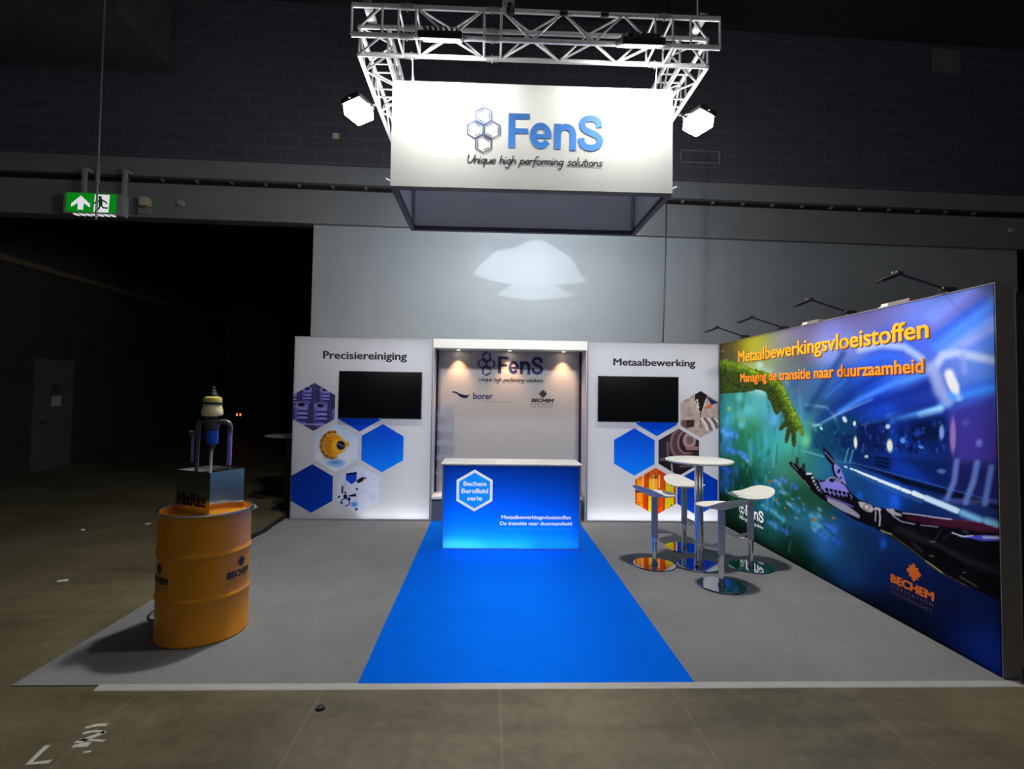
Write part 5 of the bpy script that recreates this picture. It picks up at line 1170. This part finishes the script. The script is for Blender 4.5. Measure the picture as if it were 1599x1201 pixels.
# stainless box
e1 = Vector((math.cos(math.radians(155.5)), math.sin(math.radians(155.5)), 0)); e2 = Vector((math.cos(math.radians(65.5)), math.sin(math.radians(65.5)), 0)); T0 = Vector((-2.122, -3.345, 0))
SB = thing('steel_box', 'shiny stainless steel box standing on the orange drum', 'box', tuple(T0 + e1 * .175 + e2 * .14 + Vector((0, 0, .837))))
def sbp(a, c, z): return T0 + e1 * a + e2 * c + Vector((0, 0, z))
w, dp, zb, zt, th = .36, .285, .837, 1.145, .004
def slab(P, z0, z1): 
    b = MB(); b.prism(P, lambda a, c, t: sbp(a, c, t), z0, z1); return b
b = slab([(0, 0), (w, 0), (w, th), (0, th)], zb, zt); b.prism([(0, dp - th), (w, dp - th), (w, dp), (0, dp)], lambda a, c, t: sbp(a, c, t), zb, zt); b.prism([(0, th), (th, th), (th, dp - th), (0, dp - th)], lambda a, c, t: sbp(a, c, t), zb, zt); b.prism([(w - th, th), (w, th), (w, dp - th), (w - th, dp - th)], lambda a, c, t: sbp(a, c, t), zb, zt)
b.done('side_sheet', 'polish', SB, smooth=False)
slab([(th, th), (w - th, th), (w - th, dp - th), (th, dp - th)], zt - .03, zt - .022).done('top_plate', 'polish', SB, smooth=False)
b = MB(); text_into(b, 'MixRite', lambda a, c, t=0.0: sbp(w - .025 - a, -.0015, c), 0, .295, .893, .098, .04); b.done('lettering', 'drumink', SB, smooth=False)
# dosing pump
PX, PY = -2.205, -3.19
PU = thing('dosing_pump', 'dosing pump with yellowed dome and pipes on the stainless box', 'pump', (PX, PY, 1.123))
MB().lathe([(0, 1.69), (.036, 1.69), (.034, 1.705), (.026, 1.715), (.022, 1.735), (.016, 1.740), (.015, 1.757), (.010, 1.765), (0, 1.767)], 24, (PX, PY, 0)).done('cap', 'black', PU)
dm = MB().lathe([(0, 1.69), (.045, 1.69), (.060, 1.682), (.064, 1.670), (.062, 1.645)], 40, (PX, PY, 0)).done('dome', 'amber', PU)
MB().lathe([(.062, 1.648), (.068, 1.646), (.068, 1.634), (.062, 1.632)], 40, (PX, PY, 0)).done('seal_ring', 'black', PU)
MB().lathe([(.061, 1.636), (.064, 1.615), (.071, 1.59), (.074, 1.57), (.072, 1.556), (.060, 1.544), (0, 1.542)], 40, (PX, PY, 0)).done('bowl', 'cream', PU)
MB().lathe([(.0, 1.545), (.034, 1.545), (.036, 1.528), (.046, 1.522), (.050, 1.50), (.052, 1.47), (.046, 1.455), (.046, 1.445), (0, 1.445)], 32, (PX, PY, 0)).done('head', 'pipe', PU)
MB().lathe([(.0, 1.447), (.030, 1.447), (.040, 1.435), (.041, 1.35), (.036, 1.338), (0, 1.336)], 32, (PX + .005, PY, 0)).done('dosing_unit', 'bluepl', PU)
MB().lathe([(.0, 1.338), (.024, 1.338), (.026, 1.325), (.020, 1.315), (.022, 1.305), (.013, 1.290), (0, 1.288)], 24, (PX + .003, PY, 0)).done('collar', 'black', PU)
MB().tube((PX + .003, PY, 1.29), (PX, PY, 1.123), .010, 12).done('suction_rod', mat('pale hose', (.5, .5, .5), .4), PU)
MB().sweep([(PX + .03, PY, 1.49), (PX + .07, PY, 1.503), (PX + .10, PY, 1.502), (PX + .125, PY, 1.49), (PX + .134, PY, 1.465), (PX + .135, PY, 1.43)], .020, 14).done('outlet_elbow', 'pipe', PU)
MB().tube((PX + .135, PY, 1.445), (PX + .133, PY, 1.185), .0165, 16).done('outlet_hose', 'pipelit', PU)
MB().tube((PX + .133, PY, 1.19), (PX + .133, PY, 1.123), .013, 12).done('outlet_foot', 'pipe', PU)
MB().sweep([(PX - .03, PY, 1.49), (PX - .07, PY, 1.505), (PX - .09, PY, 1.502), (PX - .10, PY, 1.48), (PX - .10, PY, 1.36)], .016, 14).tube((PX - .10, PY, 1.37), (PX - .10, PY, 1.123), .013, 12).done('inlet_pipe', 'pipe', PU)
MB().sweep([(PX - .10, PY, 1.41), (PX - .135, PY, 1.415), (PX - .16, PY, 1.418)], .018, 12).done('valve', 'pipe', PU)
MB().tube((PX - .132, PY - .01, 1.40), (PX - .13, PY - .01, 1.20), .010, 12).done('sight_tube', 'pipelit', PU)
# cables on the floor
o = MB().sweep([(-2.46, -2.99, .012), (-2.55, -2.96, .012), (-2.64, -2.955, .02), (-2.70, -2.99, .03), (-2.705, -3.05, .02), (-2.66, -3.11, .012), (-2.58, -3.13, .012), (-2.48, -3.11, .012)], .006, 8).done('drum_cable', 'rubber'); tag(o, 'thin black cable looping out behind the orange drum', 'cable')
b = MB()
for off, z in ((0, .0205), (.035, .0205)):
    b.sweep([(-2.95 + off, .35, z), (-2.945 + off, .1, z), (-2.93 + off * .6, -.2, z), (-2.915 + off, -.45, z), (-2.90 + off, -.62, z), (-2.935 + off * 1.4, -.79, z), (-2.97 + off, -.95, z)], .014, 8)
o = b.done('power_cable', 'rubber'); tag(o, 'black power cables lying along the carpet edge by the left panel', 'cable')

# ================================================================== added fill lamp
t = thing('added_fill_lamp', 'added unseen fill lamp hanging high behind the viewer', 'lamp', (1.5, -8.5, 8.6))  # invented lamp out of view, fills the front of the floor
MB().lathe([(0, .2), (.06, .2), (.1, .12), (.32, .0), (.30, -.005), (0, .1)], 32).done('shade', 'alupaint', t, world=False)
MB().tube((0, 0, .2), (0, 0, .9), .01, 6).done('rod', 'cable', t, world=False)
lamp('bulb', 'AREA', (1.5, -8.5, 8.58), LIGHT_FILL, (1, .86, .66), t, aim=(1.0, -5.5, 0), shape='DISK', size=.5)
